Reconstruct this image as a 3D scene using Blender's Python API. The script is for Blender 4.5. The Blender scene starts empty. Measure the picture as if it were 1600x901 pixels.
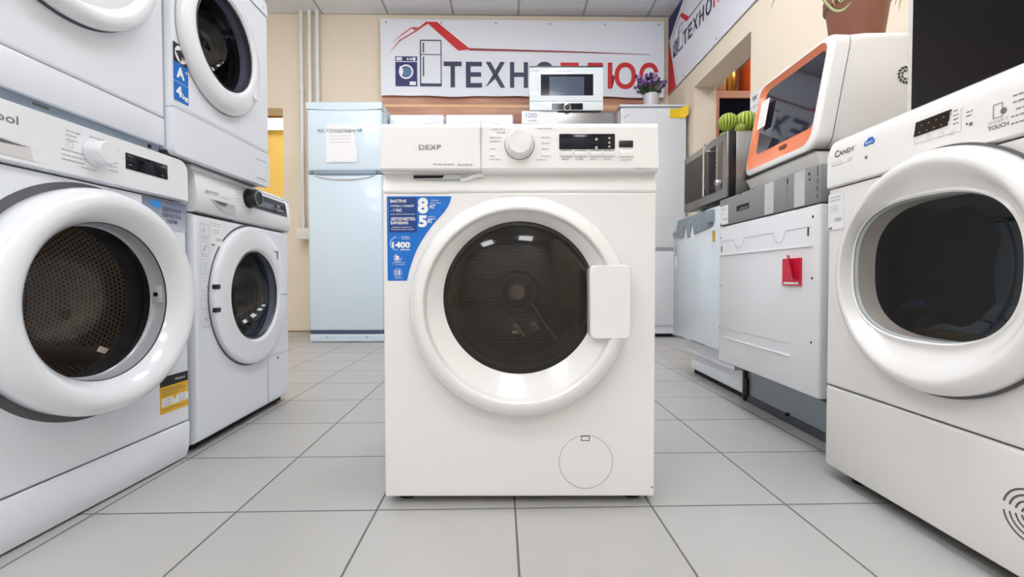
import bpy, bmesh, math, random
from mathutils import Vector, Matrix
random.seed(7)
PI = math.pi
scene = bpy.context.scene
COL = scene.collection

# ---------------------------------------------------------------- camera
F_PX = 712.0
cam_data = bpy.data.cameras.new('camera')
cam_data.sensor_width = 36.0
cam_data.lens = F_PX / 1600.0 * 36.0
cam_data.clip_start = 0.02
camera = bpy.data.objects.new('camera', cam_data)
COL.objects.link(camera)
camera.location = (0, 0, 0.503)
camera.rotation_euler = (Matrix.Rotation(math.radians(90 - 1.366), 4, 'X') @ Matrix.Rotation(math.radians(-0.084), 4, 'Z')).to_euler()
scene.camera = camera
# ---------------------------------------------------------------- world, exposure
world = bpy.data.worlds.new('world')
scene.world = world
world.use_nodes = True
world.node_tree.nodes['Background'].inputs[0].default_value = (0.86, 0.93, 1.0, 1)
world.node_tree.nodes['Background'].inputs[1].default_value = 0.6
scene.view_settings.view_transform = 'Standard'
scene.view_settings.look = 'None'
scene.view_settings.gamma = 1.0
scene.view_settings.use_curve_mapping = False
scene.view_settings.exposure = -0.17
LAMP = 15.5            # emission of the ceiling luminaires


# ================================================================ materials
def srgb(r, g, b):
    def c(v):
        v /= 255.0
        return v / 12.92 if v <= 0.04045 else ((v + 0.055) / 1.055) ** 2.4
    return (c(r), c(g), c(b), 1.0)


def mat(name, col, rough=0.5, metal=0.0, coat=0.0, noise=0.0, nscale=8.0, bump=0.0, bscale=60.0, emit=0.0, spec=0.5, trans=0.0, aniso=0.0):
    m = bpy.data.materials.new(name)
    m.use_nodes = True
    nt = m.node_tree
    p = nt.nodes['Principled BSDF']
    p.inputs['Base Color'].default_value = col
    p.inputs['Roughness'].default_value = rough
    p.inputs['Metallic'].default_value = metal
    p.inputs['Coat Weight'].default_value = coat
    p.inputs['Coat Roughness'].default_value = 0.06
    p.inputs['Specular IOR Level'].default_value = spec
    p.inputs['Anisotropic'].default_value = aniso
    tc = nt.nodes.new('ShaderNodeTexCoord')
    if noise > 0:
        n = nt.nodes.new('ShaderNodeTexNoise')
        n.inputs['Scale'].default_value = nscale
        n.inputs['Detail'].default_value = 4
        nt.links.new(tc.outputs['Object'], n.inputs['Vector'])
        mx = nt.nodes.new('ShaderNodeMix')
        mx.data_type = 'RGBA'
        mx.inputs[6].default_value = tuple(c * (1 - noise) for c in col[:3]) + (1,)
        mx.inputs[7].default_value = tuple(min(1, c * (1 + noise)) for c in col[:3]) + (1,)
        nt.links.new(n.outputs['Fac'], mx.inputs[0])
        nt.links.new(mx.outputs[2], p.inputs['Base Color'])
    if bump > 0:
        n = nt.nodes.new('ShaderNodeTexNoise')
        n.inputs['Scale'].default_value = bscale
        nt.links.new(tc.outputs['Object'], n.inputs['Vector'])
        b = nt.nodes.new('ShaderNodeBump')
        b.inputs['Strength'].default_value = bump
        b.inputs['Distance'].default_value = 0.002
        nt.links.new(n.outputs['Fac'], b.inputs['Height'])
        nt.links.new(b.outputs['Normal'], p.inputs['Normal'])
    if emit > 0:
        p.inputs['Emission Color'].default_value = col
        p.inputs['Emission Strength'].default_value = emit
    return m


def glass(name, tint, rough=0.0, ior=1.5):
    """see-through pane: tinted transparency with Fresnel gloss"""
    m = bpy.data.materials.new(name)
    m.use_nodes = True
    nt = m.node_tree
    for n in list(nt.nodes):
        nt.nodes.remove(n)
    out = nt.nodes.new('ShaderNodeOutputMaterial')
    tr = nt.nodes.new('ShaderNodeBsdfTransparent')
    tr.inputs[0].default_value = tuple(tint) + (1,)
    gl = nt.nodes.new('ShaderNodeBsdfGlossy')
    gl.inputs['Roughness'].default_value = rough
    gl.inputs[0].default_value = (0.9, 0.9, 0.9, 1)
    fr = nt.nodes.new('ShaderNodeFresnel')
    fr.inputs[0].default_value = ior
    geo = nt.nodes.new('ShaderNodeNewGeometry')
    mx = nt.nodes.new('ShaderNodeMixShader')
    # same IOR seen from both sides of the thin pane
    mi = nt.nodes.new('ShaderNodeMix')
    mi.data_type = 'FLOAT'
    mi.inputs[2].default_value = ior
    mi.inputs[3].default_value = 1.0 / ior
    nt.links.new(geo.outputs['Backfacing'], mi.inputs[0])
    nt.links.new(mi.outputs[0], fr.inputs[0])
    fr.inputs[0].default_value = ior
    nt.links.new(fr.outputs[0], mx.inputs[0])
    nt.links.new(tr.outputs[0], mx.inputs[1])
    nt.links.new(gl.outputs[0], mx.inputs[2])
    nt.links.new(mx.outputs[0], out.inputs[0])
    return m


def grid_mat(name, col, grout, pitch, width, rough, offx=0.0, offy=0.0, var=0.03, noise=0.04, bump=0.4, pitch_y=None, grough=0.8):
    """square tiles laid on object XY, joints of the given width"""
    m = bpy.data.materials.new(name)
    m.use_nodes = True
    nt = m.node_tree
    L = nt.links.new
    p = nt.nodes['Principled BSDF']
    tc = nt.nodes.new('ShaderNodeTexCoord')
    sp = nt.nodes.new('ShaderNodeSeparateXYZ')
    L(tc.outputs['Object'], sp.inputs[0])

    def M(op, a, b=None, c=None):
        n = nt.nodes.new('ShaderNodeMath')
        n.operation = op
        for i, v in enumerate((a, b, c)):
            if v is None:
                continue
            if isinstance(v, (int, float)):
                n.inputs[i].default_value = v
            else:
                L(v, n.inputs[i])
        return n.outputs[0]
    edges = []
    cells = []
    for i, off in ((0, offx), (1, offy)):
        pt = pitch if i == 0 or pitch_y is None else pitch_y
        s = M('DIVIDE', M('ADD', sp.outputs[i], off + 1000 * pt), pt)
        fr = M('FRACT', s)
        cells.append(M('FLOOR', s))
        d = M('MULTIPLY', M('SUBTRACT', 0.5, M('ABSOLUTE', M('SUBTRACT', fr, 0.5))), pt)
        edges.append(d)
    dmin = M('MINIMUM', edges[0], edges[1])
    isg = M('LESS_THAN', dmin, width / 2)
    cb = nt.nodes.new('ShaderNodeCombineXYZ')
    L(cells[0], cb.inputs[0])
    L(cells[1], cb.inputs[1])
    wn = nt.nodes.new('ShaderNodeTexWhiteNoise')
    L(cb.outputs[0], wn.inputs['Vector'])
    nz = nt.nodes.new('ShaderNodeTexNoise')
    nz.inputs['Scale'].default_value = 6
    nz.inputs['Detail'].default_value = 6
    L(tc.outputs['Object'], nz.inputs['Vector'])
    f = M('ADD', M('MULTIPLY', M('SUBTRACT', wn.outputs['Value'], 0.5), var * 2), M('MULTIPLY', M('SUBTRACT', nz.outputs['Fac'], 0.5), noise * 2))
    hv = nt.nodes.new('ShaderNodeHueSaturation')
    hv.inputs['Color'].default_value = col
    L(M('ADD', f, 1.0), hv.inputs['Value'])
    mx = nt.nodes.new('ShaderNodeMix')
    mx.data_type = 'RGBA'
    L(isg, mx.inputs[0])
    L(hv.outputs[0], mx.inputs[6])
    mx.inputs[7].default_value = grout
    L(mx.outputs[2], p.inputs['Base Color'])
    L(M('ADD', M('MULTIPLY', isg, grough - rough), rough), p.inputs['Roughness'])
    h = M('MINIMUM', M('DIVIDE', dmin, width), 1.0)
    b = nt.nodes.new('ShaderNodeBump')
    b.inputs['Strength'].default_value = bump
    b.inputs['Distance'].default_value = 0.003
    L(h, b.inputs['Height'])
    L(b.outputs['Normal'], p.inputs['Normal'])
    return m


def drum_mat(name, base, dot, wall=True, cx=0.0, cz=0.0, R=.2, pitch=.0115):
    """steel with staggered rows of small round holes; wall = around the drum axis (Y), else on the flat drum back"""
    m = bpy.data.materials.new(name)
    m.use_nodes = True
    nt = m.node_tree
    L = nt.links.new
    p = nt.nodes['Principled BSDF']
    p.inputs['Metallic'].default_value = 0.7
    p.inputs['Roughness'].default_value = 0.35
    tc = nt.nodes.new('ShaderNodeTexCoord')
    sp = nt.nodes.new('ShaderNodeSeparateXYZ')
    L(tc.outputs['Object'], sp.inputs[0])

    def M(op, a, b=None):
        n = nt.nodes.new('ShaderNodeMath')
        n.operation = op
        for i, v in enumerate((a, b)):
            if v is None:
                continue
            if isinstance(v, (int, float)):
                n.inputs[i].default_value = v
            else:
                L(v, n.inputs[i])
        return n.outputs[0]
    x = M('SUBTRACT', sp.outputs[0], cx)
    z = M('SUBTRACT', sp.outputs[2], cz)
    if wall:
        u = M('MULTIPLY', M('ARCTAN2', z, x), R / pitch)
        v = M('DIVIDE', sp.outputs[1], pitch)
    else:
        u = M('DIVIDE', x, pitch)
        v = M('DIVIDE', z, pitch)
    u = M('ADD', u, 1000)
    v = M('ADD', v, 1000)
    row = M('FLOOR', v)
    u = M('ADD', u, M('MULTIPLY', row, .5))
    du = M('SUBTRACT', M('FRACT', u), .5)
    dv = M('SUBTRACT', M('FRACT', v), .5)
    r = M('SQRT', M('ADD', M('MULTIPLY', du, du), M('MULTIPLY', dv, dv)))
    mx = nt.nodes.new('ShaderNodeMix')
    mx.data_type = 'RGBA'
    mx.inputs[6].default_value = base
    mx.inputs[7].default_value = dot
    L(M('LESS_THAN', r, .24), mx.inputs[0])
    L(mx.outputs[2], p.inputs['Base Color'])
    return m


def wood_mat(name, c1, c2, scale=3.0):
    m = bpy.data.materials.new(name)
    m.use_nodes = True
    nt = m.node_tree
    L = nt.links.new
    p = nt.nodes['Principled BSDF']
    p.inputs['Roughness'].default_value = 0.45
    tc = nt.nodes.new('ShaderNodeTexCoord')
    mp = nt.nodes.new('ShaderNodeMapping')
    mp.inputs['Scale'].default_value = (0.8, 1, 5)
    n = nt.nodes.new('ShaderNodeTexNoise')
    n.inputs['Scale'].default_value = scale
    n.inputs['Detail'].default_value = 6
    L(tc.outputs['Object'], mp.inputs[0])
    L(mp.outputs[0], n.inputs['Vector'])
    r = nt.nodes.new('ShaderNodeValToRGB')
    r.color_ramp.elements[0].position = 0.3
    r.color_ramp.elements[0].color = c1
    r.color_ramp.elements[1].position = 0.7
    r.color_ramp.elements[1].color = c2
    L(n.outputs['Fac'], r.inputs[0])
    L(r.outputs[0], p.inputs['Base Color'])
    return m


def gradient_mat(name, c1, c2, z0, z1, axis=2, rough=0.4):
    """printed two-colour fade (ink on a sticker)"""
    m = bpy.data.materials.new(name)
    m.use_nodes = True
    nt = m.node_tree
    L = nt.links.new
    p = nt.nodes['Principled BSDF']
    p.inputs['Roughness'].default_value = rough
    tc = nt.nodes.new('ShaderNodeTexCoord')
    sp = nt.nodes.new('ShaderNodeSeparateXYZ')
    L(tc.outputs['Object'], sp.inputs[0])
    mr = nt.nodes.new('ShaderNodeMapRange')
    mr.inputs[1].default_value = z0
    mr.inputs[2].default_value = z1
    L(sp.outputs[axis], mr.inputs[0])
    mx = nt.nodes.new('ShaderNodeMix')
    mx.data_type = 'RGBA'
    mx.inputs[6].default_value = c1
    mx.inputs[7].default_value = c2
    L(mr.outputs[0], mx.inputs[0])
    L(mx.outputs[2], p.inputs['Base Color'])
    return m


WHITE = mat('warm_white_enamel', (0.85, 0.84, 0.83, 1), 0.25, coat=0.3)
WHITE_P = mat('warm_white_plastic', (0.86, 0.85, 0.84, 1), 0.2, coat=0.35)
COOL = mat('cool_white_enamel', (0.80, 0.84, 0.92, 1), 0.3, coat=0.3)
COOL_P = mat('cool_white_plastic', (0.84, 0.87, 0.92, 1), 0.2, coat=0.5)
FRIDGE = mat('fridge_white', (0.66, 0.78, 0.88, 1), 0.3, coat=0.3)
GREY_SH = mat('grey_blue_plastic', srgb(140, 158, 176), 0.5)
SEAM = mat('dark_joint', srgb(95, 95, 100), 0.6)  # mostly flat strips and rings painted in place of shaded panel gaps
SEAM_L = mat('light_joint', srgb(168, 166, 166), 0.6)
BLACK = mat('black_plastic', srgb(16, 16, 20), 0.35)
BLACKG = mat('black_gloss_panel', srgb(12, 14, 28), 0.10, spec=0.35)
RUBBER = mat('grey_rubber', srgb(96, 98, 102), 0.6)
RUBBER_D = mat('dark_rubber', srgb(30, 30, 33), 0.55)
INK = mat('dark_grey_ink', srgb(112, 112, 118), 0.5)
INK_L = mat('light_grey_ink', srgb(182, 182, 187), 0.5)
INK_W = mat('white_ink', (0.9, 0.9, 0.9, 1), 0.5)
STEEL = mat('brushed_steel', srgb(150, 148, 146), 0.28, metal=0.9, aniso=0.5)
STEEL_D = mat('dark_steel', srgb(70, 68, 66), 0.35, metal=0.8)
ZINC = mat('galvanised_sheet', srgb(150, 162, 170), 0.4, metal=0.5, noise=0.08, nscale=20)
GREYP = mat('grey_plastic', srgb(140, 141, 143), 0.5)
GREYP_L = mat('light_grey_plastic', srgb(196, 203, 206), 0.5)
DRUM = (srgb(140, 130, 118), srgb(12, 12, 12))
DRUM_L = (srgb(205, 196, 188), srgb(15, 15, 15))
CHROME = mat('chrome', srgb(205, 205, 208), 0.12, metal=1.0)
G_DEXP = glass('smoked_door_glass', (0.42, 0.36, 0.30))
G_WHIRL = glass('door_bowl_glass', (0.85, 0.85, 0.86))
G_CANDY = glass('dark_door_glass', (0.20, 0.24, 0.34))
BLUE = mat('blue_sticker', srgb(0, 110, 204), 0.35)
BLUE_D = mat('dark_blue_sticker', srgb(14, 62, 132), 0.35)
PAPER = mat('white_paper', (0.85, 0.85, 0.87, 1), 0.6)
YELLOW = mat('yellow_sticker', srgb(232, 182, 32), 0.5)
YEL_TAG = mat('yellow_tag', srgb(250, 208, 20), 0.5)
RED = mat('red_card', srgb(214, 32, 66), 0.4)
ORANGE = mat('orange_frame', srgb(232, 128, 82), 0.3, coat=0.3)
DARKGAP = mat('unlit_cavity', srgb(14, 14, 18), 0.8)  # near-black colour standing for the shade in gaps and hollows


# ================================================================ object helpers
def tag(o, label=None, cat=None, group=None, kind=None):
    if label:
        o['label'] = label
    if cat:
        o['category'] = cat
    if group:
        o['group'] = group
    if kind:
        o['kind'] = kind
    return o


def thing(name, label, cat, loc=(0, 0, 0), rot=0.0, group=None):
    o = bpy.data.objects.new(name, None)
    o.empty_display_size = 0.05
    COL.objects.link(o)
    o.location = loc
    o.rotation_euler = (0, 0, math.radians(rot))
    return tag(o, label, cat, group)


class MB:
    """collects geometry for ONE mesh object; several materials allowed"""

    def __init__(self):
        self.bm = bmesh.new()
        self.mats = []

    def mi(self, m):
        if m not in self.mats:
            self.mats.append(m)
        return self.mats.index(m)

    def face(self, vs, m):
        try:
            f = self.bm.faces.new(vs)
            f.material_index = self.mi(m)
            return f
        except ValueError:
            return None

    def box(self, x0, x1, y0, y1, z0, z1, m, bevel=0.0, seg=2, mtx=None, skip=()):
        v = [self.bm.verts.new(p) for p in ((x0, y0, z0), (x1, y0, z0), (x1, y1, z0), (x0, y1, z0), (x0, y0, z1), (x1, y0, z1), (x1, y1, z1), (x0, y1, z1))]
        q = {'z0': (3, 2, 1, 0), 'z1': (4, 5, 6, 7), 'y0': (0, 1, 5, 4), 'x1': (1, 2, 6, 5), 'y1': (2, 3, 7, 6), 'x0': (3, 0, 4, 7)}
        fs = [self.face([v[i] for i in q[k]], m) for k in q if k not in skip]
        if mtx is not None:
            bmesh.ops.transform(self.bm, matrix=mtx, verts=v)
        if bevel > 0:
            es = list({e for f in fs for e in f.edges})
            bmesh.ops.bevel(self.bm, geom=es, offset=bevel, segments=seg, profile=0.5, affect='EDGES', clamp_overlap=True)
        return self

    def loft(self, rings, m, cap0=False, cap1=False, closed=True, mats=None):
        R = [[self.bm.verts.new(p) for p in r] for r in rings]
        n = len(R[0])
        for k in range(len(R) - 1):
            mm = mats[k] if mats else m
            for i in range(n if closed else n - 1):
                j = (i + 1) % n
                self.face([R[k][i], R[k][j], R[k + 1][j], R[k + 1][i]], mm)
        if cap0:
            self.face(list(reversed(R[0])), m)
        if cap1:
            self.face(R[-1], mats[-1] if mats else m)
        return self

    def poly(self, pts, m, d=None):
        """flat polygon; d = extrusion vector for real thickness"""
        a = [self.bm.verts.new(p) for p in pts]
        self.face(a, m)
        if d is not None:
            b = [self.bm.verts.new(Vector(p) + Vector(d)) for p in pts]
            self.face(list(reversed(b)), m)
            n = len(a)
            for i in range(n):
                j = (i + 1) % n
                self.face([a[i], b[i], b[j], a[j]], m)
        return self

    def tube(self, pts, r, m, n=8, caps=True):
        pts = [Vector(p) for p in pts]
        rr = r if isinstance(r, (list, tuple)) else [r] * len(pts)
        up = Vector((0, 0, 1))
        rings = []
        prev = None
        for i, p in enumerate(pts):
            a = pts[max(0, i - 1)]
            b = pts[min(len(pts) - 1, i + 1)]
            t = (b - a).normalized()
            if prev is None:
                s = t.cross(up)
                if s.length < 1e-3:
                    s = t.cross(Vector((1, 0, 0)))
            else:
                s = prev - t * prev.dot(t)
            s.normalize()
            prev = s
            w = t.cross(s)
            rings.append([p + (s * math.cos(2 * PI * k / n) + w * math.sin(2 * PI * k / n)) * rr[i] for k in range(n)])
        return self.loft(rings, m, caps, caps)

    def disc(self, cx, cz, r, y, m, n=48, rz=None):
        return self.poly([(cx + r * math.cos(2 * PI * k / n), y, cz + (rz or r) * math.sin(2 * PI * k / n)) for k in range(n)], m)

    def annulus(self, cx, cz, r0, r1, y, m, n=64, a0=0, a1=360, d=None):
        full = abs(a1 - a0) >= 360
        k = n if full else n + 1
        A = [math.radians(a0 + (a1 - a0) * i / n) for i in range(k)]
        o = [(cx + r1 * math.cos(a), y, cz + r1 * math.sin(a)) for a in A]
        i_ = [(cx + r0 * math.cos(a), y, cz + r0 * math.sin(a)) for a in A]
        return self.loft([o, i_], m, closed=full)

    def line(self, x0, z0, x1, z1, w, y, m):
        """thin printed stroke in the XZ plane"""
        d = Vector((x1 - x0, 0, z1 - z0))
        if d.length < 1e-6:
            return self
        n = Vector((-d.z, 0, d.x)).normalized() * (w / 2)
        a, b = Vector((x0, y, z0)), Vector((x1, y, z1))
        return self.poly([a - n, b - n, b + n, a + n], m)

    def rect(self, x0, x1, z0, z1, y, m, r=0.0):
        return self.poly([(a, y, b) for a, b in rrect(x0, x1, z0, z1, r)], m)

    def text(self, s, x, z, h, y, m, w=None, align='L', bold=0.0):
        """lettering in the XZ plane facing -Y; h = height of its outline, w = fitted width"""
        vs, fs, W, H = glyphs(s, bold)
        sx = (w / W) if w else h / H
        sz = h / H
        wid = W * sx
        ox = x - (wid if align == 'R' else wid / 2 if align == 'C' else 0)
        V = [self.bm.verts.new((ox + a * sx, y, z + b * sz)) for a, b in vs]
        for f in fs:
            self.face([V[i] for i in f], m)
        return self

    def build(self, name, parent=None, smooth=True, angle=35, recalc=True, label=None):
        if recalc:
            bmesh.ops.recalc_face_normals(self.bm, faces=self.bm.faces)
        me = bpy.data.meshes.new(name)
        self.bm.to_mesh(me)
        self.bm.free()
        for m in self.mats:
            me.materials.append(m)
        if smooth:
            for p in me.polygons:
                p.use_smooth = True
            me.set_sharp_from_angle(angle=math.radians(angle))
        o = bpy.data.objects.new(name, me)
        COL.objects.link(o)
        if parent:
            o.parent = parent
        if label:
            o['label'] = label
        return o


_gl = {}


def glyphs(s, bold):
    k = (s, bold)
    if k in _gl:
        return _gl[k]
    c = bpy.data.curves.new('lettering', 'FONT')
    c.body = s
    c.size = 1
    c.offset = bold
    c.resolution_u = 3
    o = bpy.data.objects.new('lettering', c)
    me = bpy.data.meshes.new_from_object(o)
    vs = [(v.co.x, v.co.y) for v in me.vertices]
    fs = [tuple(p.vertices) for p in me.polygons]
    bpy.data.objects.remove(o)
    bpy.data.curves.remove(c)
    bpy.data.meshes.remove(me)
    x0 = min(v[0] for v in vs)
    y0 = min(v[1] for v in vs)
    vs = [(a - x0, b - y0) for a, b in vs]
    _gl[k] = (vs, fs, max(v[0] for v in vs), max(v[1] for v in vs))
    return _gl[k]


def rrect(x0, x1, z0, z1, r, n=5):
    if r <= 0:
        return [(x0, z0), (x1, z0), (x1, z1), (x0, z1)]
    out = []
    for cx, cz, a in ((x1 - r, z0 + r, -90), (x1 - r, z1 - r, 0), (x0 + r, z1 - r, 90), (x0 + r, z0 + r, 180)):
        for k in range(n + 1):
            t = math.radians(a + 90 * k / n)
            out.append((cx + r * math.cos(t), cz + r * math.sin(t)))
    return out


def ell(cx, cz, rx, rz, y, n=96, e=2.0):
    pts = []
    for k in range(n):
        t = 2 * PI * k / n
        c, s = math.cos(t), math.sin(t)
        pts.append((cx + rx * math.copysign(abs(c) ** (2 / e), c), y, cz + rz * math.copysign(abs(s) ** (2 / e), s)))
    return pts


def ring_part(name, prof, m, parent, cap=False, mats=None, n=96, angle=50, **kw):
    """prof: list of (cx, cz, rx, rz, y, exponent)"""
    b = MB()
    b.loft([ell(p[0], p[1], p[2], p[3], p[4], n, p[5] if len(p) > 5 else 2.0) for p in prof], m, cap1=cap, mats=mats)
    return b.build(name, parent, angle=angle, **kw)


def front_with_hole(b, x0, x1, z0, z1, y, cx, cz, R, t, m, r=0.006, n=96):
    """front sheet with a round opening, rounded rim, sides folded back by t"""
    A = [2 * PI * k / n for k in range(n)]

    def bound(X0, X1, Z0, Z1, a):
        c, s = math.cos(a), math.sin(a)
        ts = []
        if c > 1e-9:
            ts.append((X1 - cx) / c)
        if c < -1e-9:
            ts.append((X0 - cx) / c)
        if s > 1e-9:
            ts.append((Z1 - cz) / s)
        if s < -1e-9:
            ts.append((Z0 - cz) / s)
        q = min(ts)
        return (cx + c * q, cz + s * q)
    for X, Z in ((x0, z0), (x1, z0), (x1, z1), (x0, z1)):
        A.append(math.atan2(Z - cz, X - cx) % (2 * PI))
    A = sorted(set(A))
    hole = [(cx + R * math.cos(a), y, cz + R * math.sin(a)) for a in A]
    hole_in = [(cx + R * math.cos(a), y + 0.02, cz + R * math.sin(a)) for a in A]
    i1 = [bound(x0 + r, x1 - r, z0 + r, z1 - r, a) for a in A]
    i0 = [bound(x0 + r + .002, x1 - r - .002, z0 + r + .002, z1 - r - .002, a) for a in A]
    i2 = [bound(x0 + r * .3, x1 - r * .3, z0 + r * .3, z1 - r * .3, a) for a in A]
    i3 = [bound(x0, x1, z0, z1, a) for a in A]
    b.loft([hole_in, hole, [(cx + (R + .002) * math.cos(a), y, cz + (R + .002) * math.sin(a)) for a in A], [(p[0], y, p[1]) for p in i0], [(p[0], y, p[1]) for p in i1], [(p[0], y + r * .3, p[1]) for p in i2], [(p[0], y + r, p[1]) for p in i3], [(p[0], y + t, p[1]) for p in i3]], m)


def drum(parent, cx, cz, R, y0, y1, m=None, lifter=True, seal=RUBBER, r_open=None):
    m = m or DRUM
    ro = r_open or R - 0.03
    if isinstance(m, tuple):
        mw_ = drum_mat('perforated_drum_wall', m[0], m[1], True, cx, cz, R)
        mb_ = drum_mat('perforated_drum_back', m[0], m[1], False, cx, cz, R)
        mp_ = mat('plain_drum_steel', m[0], .3, metal=.8)
    else:
        mw_ = mb_ = mp_ = m
    m = mp_
    d = ring_part('drum', [(cx, cz, ro, ro, y0), (cx, cz, R, R, y0 + 0.015), (cx, cz, R, R, y1), (cx, cz, R * .8, R * .8, y1 + 0.012), (cx, cz, R * .3, R * .3, y1 + 0.006), (cx, cz, R * .25, R * .25, y1 - 0.01)], m, parent, cap=True, mats=[mp_, mw_, mp_, mb_, mp_])
    if lifter:
        for a in (200, 320, 80):
            b = MB()
            t = math.radians(a)
            u = Vector((math.cos(t), 0, math.sin(t)))
            w = Vector((-math.sin(t), 0, math.cos(t)))
            c = Vector((cx, 0, cz))
            rings = []
            for y, hh, ww in ((y0 + .02, .012, .018), (y0 + .05, .045, .022), (y1 - .05, .045, .022), (y1 - .01, .012, .018)):
                rings.append([c + u * (R + .004) - w * ww + Vector((0, y, 0)), c + u * (R - hh) - w * ww * .35 + Vector((0, y, 0)), c + u * (R - hh) + w * ww * .35 + Vector((0, y, 0)), c + u * (R + .004) + w * ww + Vector((0, y, 0))])
            b.loft(rings, m, True, True)
            b.build('lifter', d)
    return d


def seal_part(parent, cx, cz, r0, r1, y0, y1, m=RUBBER):
    return ring_part('door_seal', [(cx, cz, r0, r0, y0), (cx, cz, r0 - .012, r0 - .012, y0 + .008), (cx, cz, r0 - .004, r0 - .004, (y0 + y1) / 2), (cx, cz, r1 - .01, r1 - .01, y1 - .006), (cx, cz, r1, r1, y1)], m, parent)


def body_shell(parent, W, z0, z1, y0, D, m, name='body', bevel=0.0):
    b = MB()
    b.box(-W / 2, W / 2, y0, D, z0, z1, m, skip=('y0',))
    return b.build(name, parent, smooth=False)


def feet(parent, W, D, z0=0.0, z1=0.022, m=BLACK, inset=0.045, r=0.022):
    for sx in (-1, 1):
        for y in (inset + .01, D - inset):
            b = MB()
            cx = sx * (W / 2 - inset)
            b.loft([[(cx + q * math.cos(2 * PI * k / 20), y + q * math.sin(2 * PI * k / 20), z) for k in range(20)] for q, z in ((r, z0), (r, z0 + .008), (r * .6, z0 + .012), (r * .6, z1))], m, True, True)
            b.build('foot', parent)


def knob(parent, cx, cz, r, y, depth, m, rim=None, label=None, rimw=1.12):
    b = MB()
    c0 = rim or m
    b.loft([ell(cx, cz, q * r, q * r, yy, 48) for q, yy in ((rimw, y), (rimw, y - .004), (1.0, y - .005), (1.0, y - depth * .6), (.95, y - depth * .9), (.86, y - depth), (.55, y - depth))], m, cap1=True, mats=[c0, c0, m, m, m, m])
    return b.build('program_dial', parent, label=label, angle=40)


def microtext(b, x, z, w, y, m, h=0.0022, words=None):
    """a run of print far too small to read: a row of short strokes"""
    k = x
    while k < x + w - .002:
        q = random.uniform(.004, .010)
        q = min(q, x + w - k)
        b.rect(k, k + q, z, z + h, y, m)
        k += q + .0016


def price_tag(parent, x0, x1, z0, z1, y, lines=(), price=None, ymat=PAPER, name='price_tag'):
    b = MB()
    b.box(x0, x1, y - .0012, y, z0, z1, ymat)
    H = z1 - z0
    W = x1 - x0
    for i, t in enumerate(lines):
        b.text(t, x0 + W * .12, z1 - H * (.13 + .09 * i), H * .05, y - .0016, INK, w=W * .7)
    for i in range(3):
        microtext(b, x0 + W * .12, z1 - H * (.36 + .07 * i), W * .6, y - .0016, INK_L, h=H * .02)
    if price:
        b.text(price, x0 + W * .42, z0 + H * .22, H * .1, y - .0016, INK, w=W * .5)
    b.rect(x0 + W * .05, x0 + W * .3, z0 + H * .02, z0 + H * .08, y - .0016, INK, r=H * .02)
    return b.build(name, parent, smooth=False, label='small white paper price tag')


# ================================================================ the room
CEIL = 2.93
YAW = math.radians(1.42)


def wall_frame(p0, p1):
    """local frame of a wall: X from p0 to p1, Z up, the room on its -Y side"""
    a = math.atan2(p1[1] - p0[1], p1[0] - p0[0])
    return Matrix.Translation((p0[0], p0[1], 0)) @ Matrix.Rotation(a, 4, 'Z'), math.hypot(p1[0] - p0[0], p1[1] - p0[1])


PEACH = mat('peach_wall_paint', srgb(241, 228, 209), 0.75, noise=0.02, nscale=2.5, bump=0.15, bscale=90)
YWALL = mat('yellow_wall_paint', srgb(248, 222, 140), 0.75, noise=0.03)
TANW = mat('tan_wall_paint', srgb(205, 165, 130), 0.8)
TILE = grid_mat('floor_tiles', srgb(180, 179, 177), srgb(104, 102, 104), 0.30, 0.0042, 0.33, var=0.02, noise=0.035)
CTILE = grid_mat('ceiling_tiles', srgb(236, 239, 243), srgb(180, 184, 190), 0.60, 0.02, 0.85, offx=0.0, var=0.01, noise=0.02, bump=0.2)

BACK0, BACK1 = (-3.15, 4.227), (1.475, 4.32)       # back wall face, left to right
RIGHT0, RIGHT1 = (1.475, 4.32), (1.657, -3.0)      # right wall face, back to front

# floor (object axes follow the tile courses)
b = MB()
b.box(-6, 6, -5.5, 7.5, -0.05, 0, TILE)
fl = b.build('floor', smooth=False)
fl.location = (0.0061, 0.9835, 0)
fl.rotation_euler = (0, 0, YAW)
tag(fl, 'pale beige square ceramic floor tiles with grey grout', None, kind='structure')
b = MB()
b.box(-3.4, 3.9, -3.2, 7.2, 0, 0.06, CTILE)
ce = b.build('ceiling', smooth=False)
ce.location = (0.12, 0.08, CEIL)
ce.rotation_euler = (0, 0, math.radians(0.8))
tag(ce, 'suspended ceiling of white square panels', None, kind='structure')

TH = 0.2


def wall(name, p0, p1, m, holes=(), z1=CEIL + .03, th=TH, label=None):
    """wall with rectangular openings (x0, x1, z0, z1) given along its length"""
    M, L = wall_frame(p0, p1)
    b = MB()
    xs = 0.0
    for (a, c, z0, zt) in sorted(holes):
        if a > xs:
            b.box(xs, a, 0, th, 0, z1, m)
        if z0 > 0:
            b.box(a, c, 0, th, 0, z0, m)
        b.box(a, c, 0, th, zt, z1, m)
        xs = c
    if L > xs:
        b.box(xs, L, 0, th, 0, z1, m)
    o = b.build(name, smooth=False)
    o.matrix_world = M
    return tag(o, label, None, kind='structure')


# back wall with the doorway to the yellow room (x -3.05 .. -2.12)
wall('wall_back', BACK0, BACK1, PEACH, holes=[(0.08, 1.035, 0, 2.07)], label='peach painted back wall')
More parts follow.
